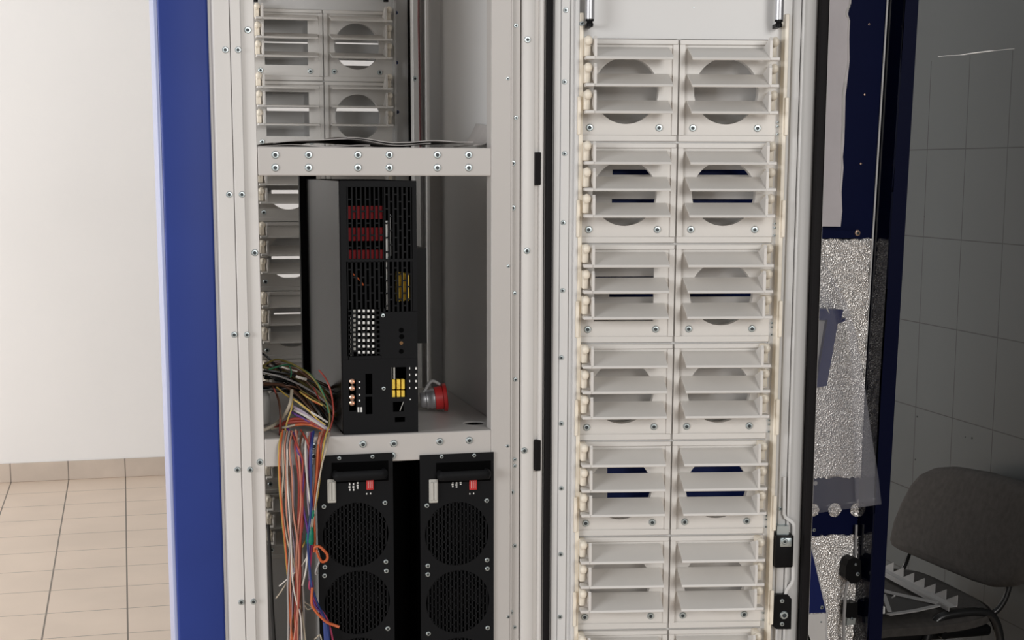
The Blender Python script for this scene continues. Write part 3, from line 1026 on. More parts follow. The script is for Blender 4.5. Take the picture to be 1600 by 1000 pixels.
# ------------------------------------------------------------------ red plug behind the power unit
a = PY(675, 631, 2.66)
RP = thing('industrial_plug', (a.x, a.y, Z2), 'red industrial plug with metal collar lying behind the power unit', 'plug')
ax = Vector((1, -0.12, 0.10)).normalized()
base = PY(657, 631, 2.66)
base.z = Z2 + 0.0235
Mp = Matrix.Translation(base) @ ax.to_track_quat('Z', 'Y').to_matrix().to_4x4() @ Matrix.Scale(0.78, 4)
MB().lathe([(0, 0), (0.017, 0), (0.019, 0.004), (0.019, 0.012), (0.022, 0.014), (0.022, 0.022), (0.0235, 0.024), (0.0235, 0.034)], 24, Mp).build('collar', M['chrome'], RP, smooth=40)
MB().lathe([(0.0235, 0.033), (0.027, 0.034), (0.028, 0.052), (0.032, 0.053), (0.033, 0.060), (0.030, 0.062), (0.026, 0.062), (0.024, 0.050), (0, 0.050)], 28, Mp).build('plug_body', M['redlight'], RP, smooth=40)
MB().tube([base + ax * 0.005 + Vector((0, 0, 0.012)), base + ax * 0.02 + Vector((0, 0, .032)), base + ax * 0.036 + Vector((0, 0, .024))], 0.0032, 8, 4).build('latch', M['comb'], RP, smooth=50)

# white container at the left, partly behind the post
p = PY(426, 652, 2.56)
WB = thing('white_container', (0.195, 2.62, Z2), 'white plastic container among the wires behind the left post', 'container')
MB().lathe([(0, 0), (0.040, 0), (0.042, 0.003), (0.042, 0.048), (0.038, 0.056), (0.02, 0.058), (0, 0.058)], 28, Matrix.Translation((0.195, 2.62, Z2))).build('body', M['whitebox'], WB, smooth=40)
MB().lathe([(0, 0.058), (0.017, 0.058), (0.017, 0.068), (0, 0.068)], 20, Matrix.Translation((0.195, 2.62, Z2))).build('cap', M['whitebox'], WB, smooth=40)

# ------------------------------------------------------------------ papers on the upper shelf


def sheet(name, x0, x1, y0, y1, fz, label, mt='paper', nx=40, ny=14, thick=0.0012):
    mb = MB()
    bm = mb.bm
    top = [[None] * (ny + 1) for _ in range(nx + 1)]
    bot = [[None] * (ny + 1) for _ in range(nx + 1)]
    for i in range(nx + 1):
        for j in range(ny + 1):
            u, v = i / nx, j / ny
            r = fz(u, v)
            dx, dy, z = r if isinstance(r, tuple) else (0, 0, r)
            p = Vector((x0 + (x1 - x0) * u + dx, y0 + (y1 - y0) * v + dy, Z1 + z))
            top[i][j] = bm.verts.new(p + Vector((0, 0, thick)))
            bot[i][j] = bm.verts.new(p)
    for i in range(nx):
        for j in range(ny):
            bm.faces.new((top[i][j], top[i + 1][j], top[i + 1][j + 1], top[i][j + 1]))
            bm.faces.new((bot[i][j], bot[i][j + 1], bot[i + 1][j + 1], bot[i + 1][j]))
    for i in range(nx):
        bm.faces.new((top[i][0], bot[i][0], bot[i + 1][0], top[i + 1][0]))
        bm.faces.new((top[i][ny], top[i + 1][ny], bot[i + 1][ny], bot[i][ny]))
    for j in range(ny):
        bm.faces.new((top[0][j], top[0][j + 1], bot[0][j + 1], bot[0][j]))
        bm.faces.new((top[nx][j], bot[nx][j], bot[nx][j + 1], top[nx][j + 1]))
    return tag(mb.build(name, M[mt], smooth=60), label, 'paper', 'papers on the upper shelf')


sheet('paper_sheet', 0.214, 0.40, 2.50, 2.86, lambda u, v: 0.0005 + 0.003 * math.sin(5 * u + 2 * v) ** 2, 'flat grey paper sheet at the left end of the upper shelf')
def crumple(x, y):
    u, v = (x - .24) / .26, (y - 2.49) / .39
    return 0.005 + 0.009 * math.exp(-((u - .38 - .15 * v) / .22) ** 2) + 0.002 * math.sin(14 * u + 3 * v)


sheet('paper_sheet', 0.24, 0.50, 2.49, 2.88, lambda u, v: crumple(.24 + .26 * u, 2.49 + .39 * v), 'crumpled grey paper with a raised fold in the shelf middle')
sheet('paper_sheet', 0.36, 0.57, 2.48, 2.88, lambda u, v: max(.004, crumple(.36 + .21 * u, 2.48 + .40 * v)) + 0.0022 + 0.003 * u, 'flat paper sheet resting over the crumpled one')
def curl(u, v):
    a = max(0, (u - 0.1)) / 0.9
    return (0.0, 0.0, 0.004 + 0.040 * a ** 2.4 * (0.75 + 0.25 * v) + 0.001 * math.sin(9 * u))
sheet('paper_sheet', 0.575, 0.616, 2.50, 2.66, curl, 'dark grey paper sheet curling up against the right post', 'paper', 40, 12)

# ------------------------------------------------------------------ wires
YW = YF - 0.016


def W3(pts, Y=YW, jit=0.0):
    out = []
    for i, q in enumerate(pts):
        y = Y + (q[2] if len(q) > 2 else 0.0)
        out.append(PY(q[0], q[1], y))
    return out


WBN = thing('wire_bundle', (PY(475, 700, YW).x, YW, 0.74), 'loose bundle of many coloured wires hanging over the shelf edge', 'wires')


def wire(colr, pts, r=0.0016, Y=YW, parent=None):
    o = MB().tube(W3(pts, Y), r, 6, 5).build('wire', M['w_' + colr], parent or WBN, smooth=60)
    o['label'] = colr + ' wire'
    return o


hang = [
    ('yellow', [(440, 676, .03), (436, 700), (436, 745), (440, 800, .02), (446, 860, .02), (450, 905, .02), (455, 945), (462, 985), (464, 1010)], .0016),
    ('orange', [(442, 672, .03), (438, 700), (437, 740), (441, 800), (446, 850), (450, 900), (452, 950), (457, 1010)], .0015),
    ('beige', [(446, 678, .03), (442, 700), (443, 740), (440, 780), (443, 810), (449, 845), (458, 875), (464, 905), (466, 935), (472, 960), (478, 1010)], .0017),
    ('grey', [(448, 678, .03), (446, 702), (448, 745), (450, 790), (450, 835), (456, 880), (462, 920), (466, 950), (470, 1010)], .0018),
    ('white', [(450, 678, .03), (449, 705), (449, 750), (452, 800), (455, 850), (457, 905), (463, 940), (470, 965), (472, 1010)], .0014),
    ('brown', [(452, 676, .03), (448, 700), (451, 745), (456, 790), (464, 830), (467, 860), (461, 895), (454, 925), (455, 960), (460, 1010)], .0018),
    ('brown', [(456, 676, .03), (450, 715), (453, 755), (459, 800), (466, 835), (468, 880), (466, 920), (464, 960), (461, 1010)], .0016),
    ('purple', [(458, 676, .03), (464, 702), (471, 718), (474, 742), (472, 775), (475, 800), (480, 825), (483, 850)], .0019),
    ('red', [(455, 674, .03), (466, 700), (473, 722), (471, 760), (473, 790), (470, 830), (468, 870), (469, 900), (466, 950), (461, 1010)], .0020),
    ('red', [(470, 672, .03), (481, 692), (483, 720), (477, 745), (473, 785), (473, 820), (466, 860), (467, 910), (468, 960), (470, 1010)], .0020),
    ('salmon', [(462, 672, .03), (466, 705), (469, 745), (470, 790), (465, 835), (463, 880), (466, 930), (463, 970), (458, 1010)], .0018),
    ('white', [(480, 676, .03), (477, 702), (479, 740), (483, 775), (487, 800), (484, 830), (481, 860), (478, 890), (472, 915)], .0018),
    ('lilac', [(482, 676, .03), (479, 710), (480, 748), (481, 785), (484, 815), (483, 850), (482, 880), (484, 905)], .0017),
    ('salmon', [(484, 676, .03), (482, 696), (483, 724), (487, 760), (490, 800), (490, 830), (487, 860)], .0024),
    ('blue', [(490, 674, .03), (487, 698), (486, 722), (486, 768), (485, 805), (481, 845), (484, 890), (488, 920), (497, 945), (507, 965), (512, 990), (515, 1010)], .0020),
    ('purple', [(487, 676, .03), (485, 700), (484, 745), (487, 780), (487, 815), (484, 860), (483, 890), (485, 920), (492, 945), (503, 960), (508, 985)], .0019),
    ('orange', [(500, 676, .03), (497, 698), (495, 735), (491, 780), (491, 810), (492, 845), (490, 862)], .0020),
    ('salmon', [(505, 672, .03), (498, 690), (494, 725), (493, 770), (490, 805), (492, 830)], .0020),
    ('red', [(508, 672, .03), (502, 692), (499, 725), (494, 770), (489, 805), (486, 835), (484, 860)], .0018),
    ('yellow', [(513, 668, .03), (506, 694), (501, 735), (496, 775), (490, 805), (483, 828), (477, 845), (471, 857)], .0015),
    ('beige', [(514, 676, .03), (511, 698), (504, 722), (497, 760), (491, 800), (487, 830)], .0015),
    ('magenta', [(488, 850), (485, 880), (484, 900), (488, 912), (487, 922), (483, 918), (485, 905), (489, 930), (498, 948), (508, 962), (515, 978), (522, 1010)], .0018),
    ('white', [(481, 868), (470, 885), (452, 902), (436, 916)], .0012),
    ('beige', [(479, 874), (463, 890), (447, 912), (438, 926), (431, 935)], .0012),
    ('beige', [(467, 905), (472, 930), (476, 941), (483, 945), (487, 950), (480, 952), (476, 946)], .0013),
    ('grey', [(497, 860, -.004), (499, 875), (496, 885), (493, 895), (496, 898)], .0020),
    ('beige', [(503, 1003), (500, 992), (494, 997), (491, 999)], .0014),
]
for q in range(9):
    xa = random.uniform(438, 470); xb = xa + random.uniform(2, 8); xc = 452 + q * 2.6 + random.uniform(-3, 3); xd = 450 + q * 3.0
    hang.append((random.choice(['beige', 'grey', 'brown', 'salmon', 'grey', 'brown', 'lilac', 'red']), [(xa + 4, 674, .03), (xa, 700), (xb, 745), ((xb + xc) / 2 + random.uniform(-4, 4), 800), (xc, 860), (xc + random.uniform(-4, 4), 910), (xd + random.uniform(-3, 3), 960), (xd, 1010)], random.uniform(.0013, .0019)))
for colr, pts, r in hang:
    wire(colr, pts, r, YW + random.uniform(-0.006, 0.006))
wire('orange', [(488, 918, -.01), (487, 942, -.01), (494, 956, -.012), (509, 971, -.014), (520, 976, -.015), (530, 979.5, -.016)], .0026)
wire('orange', [(491, 862, -.008), (492, 855, -.012), (499, 854, -.014), (506, 860, -.014), (511, 866, -.012), (511, 874, -.010), (504, 878, -.008), (498, 870, -.008), (494, 858, -.008)], .0024)
for pts, r in (([(488.5, 797), (487.5, 804), (485.5, 810)], [.0042, .0048, .0040]), ([(486, 823), (484.5, 832), (484, 842), (484, 851)], [.0040, .0066, .0072, .0055])):
    MB().tube(W3(pts, YW - 0.002), r, 12, 2, True, 0.7).build('tape_wrap', M['tape'], WBN, smooth=60)['label'] = 'green tape'
MB().tube(W3([(509, 972), (510, 985), (511, 1004)], YW - 0.004), .0052, 8, 2, True, .5).build('tape_wrap', M['w_blue'], WBN, smooth=60)['label'] = 'blue tape'

BC = MB().tube(W3([(419, 820, .02), (422, 870, .02), (424, 920, .02), (426, 960, .02), (429, 1010, .02), (430, 1080, .02)]), 0.0028, 8, 4).build('cable', M['w_black'], smooth=60)
tag(BC, 'thick black cable running down behind the left white post', 'cable')

TG = thing('wire_tangle', (PY(465, 640, 2.5).x, 2.52, Z2), 'dark tangle of thin wires lying on the lower shelf', 'wires')
tang = [
    ('olive', [(410, 572, .06), (430, 562, .05), (450, 566, .03), (470, 576, .02), (486, 588, .0), (500, 607), (510, 628), (515, 646), (514, 668), (509, 690)], .0017),
    ('green', [(420, 577, .05), (450, 570, .04), (478, 580, .02), (497, 600), (508, 622), (514, 645)], .0016),
    ('red', [(498, 578, .02), (508, 590, .01), (515, 605), (519, 622), (521, 640), (520, 655), (513, 680)], .0015),
    ('yellow', [(432, 605, .04), (448, 618, .02), (465, 628), (482, 641), (496, 655), (508, 664)], .0016),
    ('lilac', [(456, 634, .01), (472, 643), (490, 655), (503, 664), (514, 672)], .0026),
    ('white', [(460, 640, .01), (476, 648), (494, 660), (508, 670)], .0030),
    ('white', [(468, 632, .02), (486, 644), (500, 652), (512, 660)], .0018),
    ('beige', [(412, 672, .02), (428, 664, .02), (441, 653, .01), (449, 641), (454, 628), (456, 610, .02)], .0030),
    ('beige', [(424, 670, .02), (444, 668), (462, 664), (480, 663)], .0018),
    ('red', [(430, 668, .02), (452, 660), (475, 659), (492, 663), (508, 671)], .0026),
    ('red', [(436, 664, .02), (456, 655), (478, 656), (500, 664)], .0022),
    ('orange', [(440, 671, .02), (462, 664), (484, 664), (506, 672)], .0024),
    ('purple', [(452, 642, .01), (470, 652), (488, 662), (500, 669)], .0020),
    ('purple', [(448, 668), (454, 676), (462, 690), (468, 704)], .0020),
    ('brown', [(426, 604, .04), (434, 620, .02), (438, 640), (439, 665), (438, 690)], .0017),
    ('red', [(428, 607, .03), (435, 626, .02), (438, 650), (437, 676), (438, 700)], .0015),
    ('yellow', [(457, 622, .01), (455, 640), (449, 658), (445, 676), (443, 700)], .0016),
    ('olive', [(470, 610, .04), (490, 622, .03), (505, 632, .02), (514, 640, .01)], .0015),
    ('orange', [(475, 615, .04), (488, 626, .02), (500, 632, .02)], .0014),
    ('yellow', [(468, 612, .03), (482, 622, .02), (494, 628, .02), (505, 634, .02)], .0014),
    ('red', [(490, 605, .03), (496, 618, .03), (500, 628, .03)], .0014),
    ('green', [(452, 572, .03), (455, 580, .03), (454, 590, .03)], .0013),
    ('white', [(440, 573, .04), (452, 577, .04), (464, 580, .03)], .0016),
    ('white', [(462, 588, .04), (472, 591, .04), (479, 593, .04)], .0028),
    ('brown', [(412, 600, .06), (440, 602, .05), (462, 615, .04), (490, 645, .03)], .0024),
    ('black', [(400, 545, .08), (414, 555, .07), (420, 560, .07), (440, 580, .06)], .0020),
]
for colr, pts, r in tang:
    wire(colr, pts, r, 2.49, TG)
for i in range(46):
    x0, y0 = random.uniform(404, 430), random.uniform(566, 610)
    x3, y3 = random.uniform(495, 532), random.uniform(606, 664)
    d = random.uniform(0.06, 0.16)
    up = random.uniform(-16, 4)
    wire(random.choice(['brown', 'black', 'brown', 'olive', 'black', 'brown', 'grey']), [(x0, y0, d), (x0 + (x3 - x0) * .35, y0 + (y3 - y0) * .15 + up * .5, d), (x0 + (x3 - x0) * .7, y0 + (y3 - y0) * .5 + up * .4, d - .02), (x3, y3, d - .02)], random.uniform(.0014, .0032), 2.49, TG)
del YW

# ------------------------------------------------------------------ dark blue insulated door behind the open leaf
YI = 2.75


def I(px, py, d=0.0):
    return PY(px, py, YI + d)


ID = thing('insulated_door', (I(1330, 900).x, YI, 0.0), 'dark blue cabinet door lined with silver foil insulation', 'door panel')


def ipoly(name, mt, pts, d0, d1, smooth=None, parent=ID):
    return MB().prism([I(x, y, d0) for x, y in pts], (0, d1 - d0, 0)).build(name, M[mt], parent, smooth=smooth)


def edge(x, y):          # right inner edge of the leaf (leans slightly)
    return x


# bounding lines: top y=-60, bottom y=1400
def xw(y): return 1388 - 0.0625 * y + (max(0, y - 600) * 0.012)
def xf(y): return xw(y) + 24
def xe(y): return 1435.5 - 0.0595 * y + (max(0, y - 700) * 0.004)


yt, ybm = -80, 1560
mb = MB().prism([I(1225, yt), I(xw(yt), yt), I(xw(ybm), ybm), I(1215, ybm)], (0, 0.02, 0))
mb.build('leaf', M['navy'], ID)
ys = [yt, 300, 600, 1000, ybm]
# flange towards the viewer: inner glossy face
mb = MB()
for ya, yb2 in zip(ys, ys[1:]):
    A0, B0 = I(xw(ya), ya), I(xw(yb2), yb2)
    A1, B1 = I(xf(ya), ya, -0.055), I(xf(yb2), yb2, -0.055)
    mb.prism([A0, B0, B1, A1], (0.004, 0, 0))
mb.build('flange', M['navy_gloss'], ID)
mb = MB()
for ya, yb2 in zip(ys, ys[1:]):
    A0, B0 = I(xf(ya), ya, -0.055), I(xf(yb2), yb2, -0.055)
    A1, B1 = I(xe(ya), ya, -0.055), I(xe(yb2), yb2, -0.055)
    mb.prism([A0, A1, B1, B0], (0, 0.085, 0))
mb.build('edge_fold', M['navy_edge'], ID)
mb = MB().tube([I(xw(y) - 1.2, y, -0.003) for y in (yt, 300, 500, 640, 700)], 0.0021, 8)
mb.build('corner_seal', M['grey_sheet'], ID, smooth=60)['label'] = 'thin pale seal along the corner'
# foam pad with torn right edge
rag = [(1331, -60), (1330, 5), (1327, 12), (1325, 22), (1328, 32), (1327, 60), (1327.5, 95), (1325, 118), (1323, 135), (1321, 150), (1320, 195), (1319, 225), (1317, 245), (1318, 262), (1315, 300), (1316, 330), (1313.5, 354)]
ipoly('foam_pad', 'foam', [(1240, -60)] + rag + [(1235, 353)], -0.012, 0.0)
mb = MB()
mb.tube([I(x - 3 + random.uniform(-1.5, 1.5), y, -0.0125) for x, y in rag[:-2]], [0.0016, 0.0008, 0.0018, 0.001], 6, 3)
mb.build('torn_edge', M['whitebox'], ID, smooth=60)
ipoly('ledge', 'navy', [(1235, 357), (1344, 361), (1343, 372), (1235, 373)], -0.014, 0.0)
for px, py, r, mt in ((1358, 38, .0022, 'brass'), (1351, 148, .0022, 'brass'), (1345, 256, .0026, 'brass'), (1339.5, 364, .0065, 'brass'), (1347.5, 825, .005, 'zinc'), (1272, 828, .004, 'zinc'), (1341, 812, .002, 'zinc')):
    screw(I(px, py, -0.014 if py == 364 else 0), r, ID, None, mt)


def foil(pts, nx, ny, d0, seed):
    """crinkled sheet between four corner pixels (tl, tr, br, bl)"""
    random.seed(seed)
    mb = MB()
    tl, tr, br, bl = [Vector((p[0], p[1])) for p in pts]
    g = []
    for j in range(ny + 1):
        row = []
        for i in range(nx + 1):
            u, v = i / nx, j / ny
            q = (tl * (1 - u) + tr * u) * (1 - v) + (bl * (1 - u) + br * u) * v
            jj = 0.0 if i in (0,) else random.uniform(-1, 1)
            if j == 0: q.y += random.uniform(-1.5, 1.5)
            if j == ny: q.y += random.uniform(-2.5, 2.5)
            amp = 0.0004 if u < 0.6 else 0.0030
            row.append(mb.bm.verts.new(I(q.x, q.y, d0 + random.uniform(-amp, amp))))
        g.append(row)
    for j in range(ny):
        for i in range(nx):
            mb.bm.faces.new((g[j][i], g[j][i + 1], g[j + 1][i + 1], g[j + 1][i]))
    # folded back edges give the sheet its thickness
    for j in range(ny):
        e0 = [mb.bm.verts.new(g[k][nx].co + Vector((0, 0.005, 0))) for k in (j, j + 1)]
        mb.bm.faces.new((g[j][nx], e0[0], e0[1], g[j + 1][nx]))
    for row in (g[0], g[ny]):
        bk = [mb.bm.verts.new(v.co + Vector((0, 0.005, 0))) for v in row]
        for i in range(nx):
            mb.bm.faces.new((row[i], row[i + 1], bk[i + 1], bk[i]))
    return mb.build('foil_sheet', M['foil'], ID, smooth=80)


foil(((1235, 373), (1362, 373), (1345, 746), (1230, 748)), 26, 76, -0.006, 3)
foil(((1228, 838), (1352, 836), (1342, 1120), (1222, 1120)), 26, 60, -0.006, 5)
random.seed(11)
for px, py, r in ((1270, 797, .0135), (1304, 797, .0145), (1338.5, 796, .0145)):
    p = I(px, py, -0.001)
    mb = MB()
    rings = []
    for k in range(5):
        rr = r * k / 4
        rings.append([mb.bm.verts.new(p + Vector((rr * math.cos(a * math.pi / 9), random.uniform(-.004, .001), rr * math.sin(a * math.pi / 9)))) for a in range(18)])
    for k in range(4):
        for a in range(18):
            mb.bm.faces.new((rings[k][a], rings[k][(a + 1) % 18], rings[k + 1][(a + 1) % 18], rings[k + 1][a]))
    mb.build('foil_disc', M['foil'], ID, smooth=20)['label'] = 'round opening showing foil'
for px, py in ((1342, 783), (1355, 783), (1274, 755)):
    p = I(px, py); MB().lathe([(.0045, 0), (.0045, .001), (0, .001)], 14, Matrix.Translation(p) @ RX).build('rivet', M['comb'], ID)
# blue bracket frame with pale inset, seen through the film
ipoly('bracket', 'blue_dark', [(1255, 481), (1318, 484), (1314, 500), (1322, 497), (1320, 502), (1309, 506), (1292, 603), (1262, 608), (1250, 607), (1250, 592), (1277, 595), (1293, 500), (1250, 500)], -0.030, -0.012)
ipoly('inset', 'comb', [(1250, 499), (1294, 499), (1277, 597), (1246, 597)], -0.020, -0.010)
# latch boxes and rod on the leaf
ipoly('latch_case', 'blackp', [(1326, 875), (1334, 871), (1345, 875), (1346, 905), (1338, 912), (1330, 912), (1321, 903), (1322, 885)], -0.035, -0.006)
ipoly('latch_case', 'blackp', [(1324, 942), (1340, 942), (1340, 965), (1323, 965)], -0.030, -0.006)
ipoly('latch_plate', 'zinc', [(1324, 966), (1337, 966), (1336, 976), (1323, 977)], -0.030, -0.02)
for px, py, d, r in ((1337, 882, -.035, .003), (1340, 897, -.035, .0045), (1331, 967, -.031, .0035)):
    screw(I(px, py, d), r, ID)
MB().tube([I(1331, 900, -.03), I(1324, 912, -.03), I(1321, 925, -.025), I(1319, 960, -.025), (I(1318, 1010, -.025)), I(1317, 1060, -.025)], 0.0036, 8).tube([I(1338, 820, -.01), I(1337, 868, -.012)], .003, 8).build('latch_rod', M['comb'], ID, smooth=50)
# gusset: blue upper part, white lower part, pale right edge
ipoly('gusset', 'blue_dark', [(1256, 808), (1291, 957), (1240, 960), (1238, 808)], -0.075, -0.072)
ipoly('gusset_base', 'white', [(1291.5, 958.5), (1291, 1100), (1236, 1100), (1240, 961)], -0.075, -0.072)
MB().tube([I(1256.5, 806, -.075), I(1291.5, 955, -.075), I(1291.5, 962, -.075), I(1291, 1100, -.075)], 0.0016, 6).build('gusset_edge', M['grey_sheet'], ID, smooth=40)
ipoly('gusset_slot', 'void', [(1248, 975), (1254, 978), (1262, 988), (1268, 1004), (1244, 1004), (1242, 980)], -0.0765, -0.0752)
for px, py, r in ((1264, 861.5, .0042), (1284, 949, .0042)):
    screw(I(px, py, -.075), r, ID)
screw(I(1283, 972, -.075), .002, ID)

# clear plastic film hanging in front of the foil
fp = [((1258, 368), (1272, 380)), ((1257, 420), (1296, 425)), ((1256, 470), (1322, 470)), ((1254, 520), (1338, 520)), ((1252, 570), (1347, 572)), ((1250, 630), (1355, 632)),
      ((1248, 690), (1364, 692)), ((1246, 745), (1373, 750)), ((1245, 806), (1378, 788))]
mb = MB()
nx = 14
rows = []
random.seed(21)
for j in range(len(fp) * 3 - 2):
    t = j / 3; k = min(int(t), len(fp) - 2); fr_ = t - k
    a = Vector(fp[k][0]).lerp(Vector(fp[k + 1][0]), fr_); c = Vector(fp[k][1]).lerp(Vector(fp[k + 1][1]), fr_)
    row = []
    for i in range(nx + 1):
        u = i / nx
        q = a.lerp(c, u)
        dep = -0.052 - 0.010 * math.sin(u * 7 + j * .12) - 0.012 * math.exp(-((u - .85) / .08) ** 2) + 0.005 * math.sin(j * .5 + u * 3)
        row.append(mb.bm.verts.new(I(q.x, q.y, dep)))
    rows.append(row)
for ra, rb in zip(rows, rows[1:]):
    for i in range(nx):
        mb.bm.faces.new((ra[i], ra[i + 1], rb[i + 1], rb[i]))
fo = mb.build('plastic_film', M['film'], smooth=70)
so = fo.modifiers.new('thickness', 'SOLIDIFY'); so.thickness = 0.0004
fold = MB()
prev = None
for j in range(len(fp) * 3 - 2):
    t = j / 3; k = min(int(t), len(fp) - 2); fr_ = t - k
    a = Vector(fp[k][0]).lerp(Vector(fp[k + 1][0]), fr_); c = Vector(fp[k][1]).lerp(Vector(fp[k + 1][1]), fr_)
    wd = min(0.3, 0.05 + 0.012 * j)
    row = [fold.bm.verts.new(I(*a.lerp(c, 1 - wd * (1 - i / 4) + 0.004 * math.sin(j)), -0.0725 - 0.004 * math.sin(i * .8 + j * .7))) for i in range(5)]
    if prev:
        for i in range(4): fold.bm.faces.new((prev[i], prev[i + 1], row[i + 1], row[i]))
    prev = row
fld = fold.build('fold', M['film'], fo, smooth=70)
so2 = fld.modifiers.new('thickness', 'SOLIDIFY'); so2.thickness = 0.0004
for pts_ in ([(1316, 505), (1322, 540), (1328, 565), (1334, 585)], [(1277, 395), (1281, 403), (1285, 412)], [(1287, 470), (1292, 482), (1296, 490)]):  # specular highlights on the film drawn as white tubes
    MB().tube([I(x, y, -0.068) for x, y in pts_], [0.0006, 0.0012, 0.0005], 6, 3).build('film_glint', M['whitebox'], fo, smooth=60)
tag(fo, 'clear plastic film hanging over the silver foil insulation', 'plastic film')

# ------------------------------------------------------------------ chair by the right wall
CH = thing('office_chair', (1.93, 3.47, 0), 'grey fabric office chair with black tube frame against the tiled wall', 'chair')
# backrest: rounded, curved, padded
bl = [(1407, 842), (1413, 815), (1424, 785), (1437, 757), (1450, 740), (1468, 730.5), (1490, 729), (1540, 738), (1600, 754), (1640, 768), (1652, 790), (1648, 830), (1636, 880), (1615, 908), (1592, 916), (1560, 917), (1525, 908), (1480, 890), (1443, 872), (1417, 858), (1409, 851)]
mb = MB()
pol = []
for x, y in bl:
    p0 = PX(x, y, 2.12)
    lean = 0.20 * (p0.z - 0.50)
    p = PX(x, y, 2.10 + lean)
    pol.append(p)
cen = sum(pol, Vector()) / len(pol)
n = len(pol)
layers = [(0.80, 0.000, -0.022), (0.92, 0, -0.018), (0.985, 0, -0.008), (1.0, 0, 0.004), (0.99, 0, 0.022), (0.93, 0, 0.030), (0.6, 0, 0.034)]
rings = []
for s, _, dx in layers:
    ring = []
    for p in pol:
        q = cen + (p - cen) * s
        bow = 0.03 * (1 - ((q.y - cen.y) / 0.24) ** 2)
        ring.append(mb.bm.verts.new(q + Vector((dx + bow * .6 - .018, 0, 0))))
    rings.append(ring)
for a, c in zip(rings, rings[1:]):
    for i in range(n):
        mb.bm.faces.new((a[i], a[(i + 1) % n], c[(i + 1) % n], c[i]))
mb.bm.faces.new(rings[0]); mb.bm.faces.new(rings[-1][::-1])
mb.build('backrest', M['fabric'], CH, smooth=60)
# seat
SY0, SY1, SX0, SX1 = 3.20, 3.68, 1.66, 2.10
mb = MB()
g = []
nx_, ny_ = 16, 12
outl = []
def seat_z(u):
    return 0.475 - 0.035 * max(0, (0.35 - u) / 0.35) ** 2 - 0.012 * math.sin(u * math.pi) + 0.012 * max(0, u - .7)
mb.box(-0.5, 0.5, -0.5, 0.5, -0.5, 0.5)
bmesh.ops.subdivide_edges(mb.bm, edges=mb.bm.edges[:], cuts=14, use_grid_fill=True)
for v_ in mb.bm.verts:
    x, y, z = v_.co * 2
    k = math.sqrt(max(1e-6, 1 - 0.5 * 0))
    # superellipse in plan, soft in section
    r_ = (abs(x) ** 5 + abs(y) ** 5) ** 0.2
    m_ = max(abs(x), abs(y))
    if r_ > 1e-6: x, y = x * m_ / r_, y * m_ / r_
    sh = 1 - 0.06 * (abs(z) ** 3)
    u = (x + 1) / 2
    top = seat_z(u)
    zz = top - 0.028 + 0.028 * z - (0.012 * (m_ ** 6) if z > 0 else -0.012 * (m_ ** 6))
    v_.co = Vector(((SX0 + SX1) / 2 + x * sh * (SX1 - SX0) / 2, (SY0 + SY1) / 2 + y * sh * (SY1 - SY0) / 2, zz))
mb.build('seat', M['fabric'], CH, smooth=60)
MB().box(SX0 + 0.05, SX1 - 0.02, SY0 + 0.03, SY1 - 0.03, 0.395, 0.425, 0.012, 3).build('seat_pan', M['blackp'], CH, smooth=40)
for yy in (3.225, 3.655):
    zr = 0.452 if yy < 3.4 else 0.44
    MB().tube([Vector(p) for p in ((1.83, yy - .01, 0.005), (1.875, yy - .005, 0.30), (1.89, yy, 0.40), (1.92, yy, zr), (1.97, yy, zr + .012), (2.03, yy, zr + .012), (2.07, yy, zr), (2.095, yy, 0.40), (2.11, yy, 0.30), (2.17, yy - .005, 0.005))], 0.0115, 10, 5).build('leg_frame', M['tube'], CH, smooth=60)
# back supports, bending up from the seat into the backrest
a = [PY(1540, 962, 3.27), PY(1556, 955, 3.265), PY(1569, 938, 3.262), PY(1577, 915, 3.262), PY(1584, 888, 3.262)]
MB().tube(a, 0.008, 8, 4, True).build('back_support', M['tube'], CH, smooth=60)
a = [PX(1396, 912, 2.06), PX(1405, 898, 2.075), PX(1414, 882, 2.09), PX(1421, 862, 2.10), PX(1428, 840, 2.115)]
MB().tube(a, 0.007, 8, 4, True).build('back_support', M['tube'], CH, smooth=60)
MB().lathe([(0, 0), (.010, 0), (.010, .02), (0, .02)], 12, Matrix.Translation(PY(1470, 990, 3.22)) @ RX).build('knob', M['blackp'], CH, smooth=40)

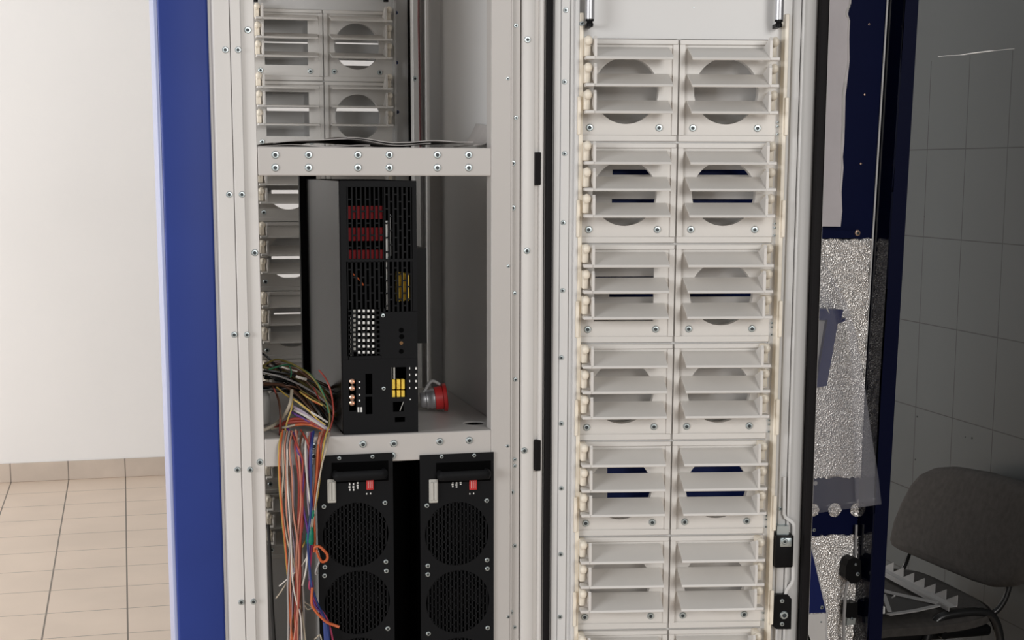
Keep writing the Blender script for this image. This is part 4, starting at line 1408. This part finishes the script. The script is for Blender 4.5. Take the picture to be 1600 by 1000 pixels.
# comb-edged sheet metal strip lying on the seat
zc = 0.485
A, B = PZ(1352, 872, zc), PZ(1496, 948.5, zc)
CB = thing('comb_strip', ((A.x + B.x) / 2, (A.y + B.y) / 2, zc - .01), 'grey sheet metal strip with upright saw teeth lying on the chair seat', 'metal strip')
d = (B - A); L = d.length; d.normalize(); s_ = Vector((0, 0, 1)).cross(d)
if s_.x > 0: s_ = -s_
mb = MB()
mb.prism([A, B, B + s_ * 0.022, A + s_ * 0.022], (0, 0, 0.0018))
mb.prism([A + s_ * 0.022, B + s_ * 0.022, B + s_ * 0.022 - Vector((0, 0, .010)), A + s_ * 0.022 - Vector((0, 0, .010))], s_ * 0.0015)
mb.build('strip', M['comb'], CB)
nT = 9
for k in range(nT):
    e = L - (k * L / nT)
    p1 = A + d * e; p0 = A + d * (e - L / nT * 0.98)
    MB().prism([p0, p1, p1 + Vector((0, 0, 0.030)), p0 + Vector((0, 0, .004))], s_ * 0.0015).build('tooth', M['comb'], CB)
# open sheet metal frame beside it
FRM = thing('metal_bracket', (*PZ(1420, 935, .485).xy, .475), 'grey open triangular metal bracket lying beside the toothed strip', 'metal bracket')
def flat(pts, w, z=0.486, name='bar'):
    pts = [PZ(x, y, z) for x, y in pts]
    for p, q in zip(pts, pts[1:]):
        dd = (q - p).normalized(); sd = Vector((0, 0, 1)).cross(dd) * w / 2
        MB().prism([p - sd, q - sd, q + sd, p + sd], (0, 0, 0.003)).build(name, M['comb'], FRM)
flat([(1360, 918), (1392, 927), (1464, 943)], 0.016)
flat([(1388, 961), (1430, 955), (1466, 947)], 0.014, 0.489)
flat([(1381, 930), (1390, 956)], 0.010, 0.492)
MB().prism([PZ(x, y, .482) for x, y in ((1360, 920), (1392, 929), (1440, 942), (1466, 947), (1388, 962), (1360, 955))], (0, 0, 0.001)).build('web', mat('dark_metal', (.05, .048, .046), .5), FRM)
p = PZ(1379, 957, .49)
MB().box(p.x - .008, p.x + .004, p.y - .004, p.y + .004, .488, .505).build('tab', M['mark'], FRM)
MB().tube([PZ(1394, 934, .49), PZ(1398, 931, .50)], 0.002, 6).build('pin', M['mark'], FRM)
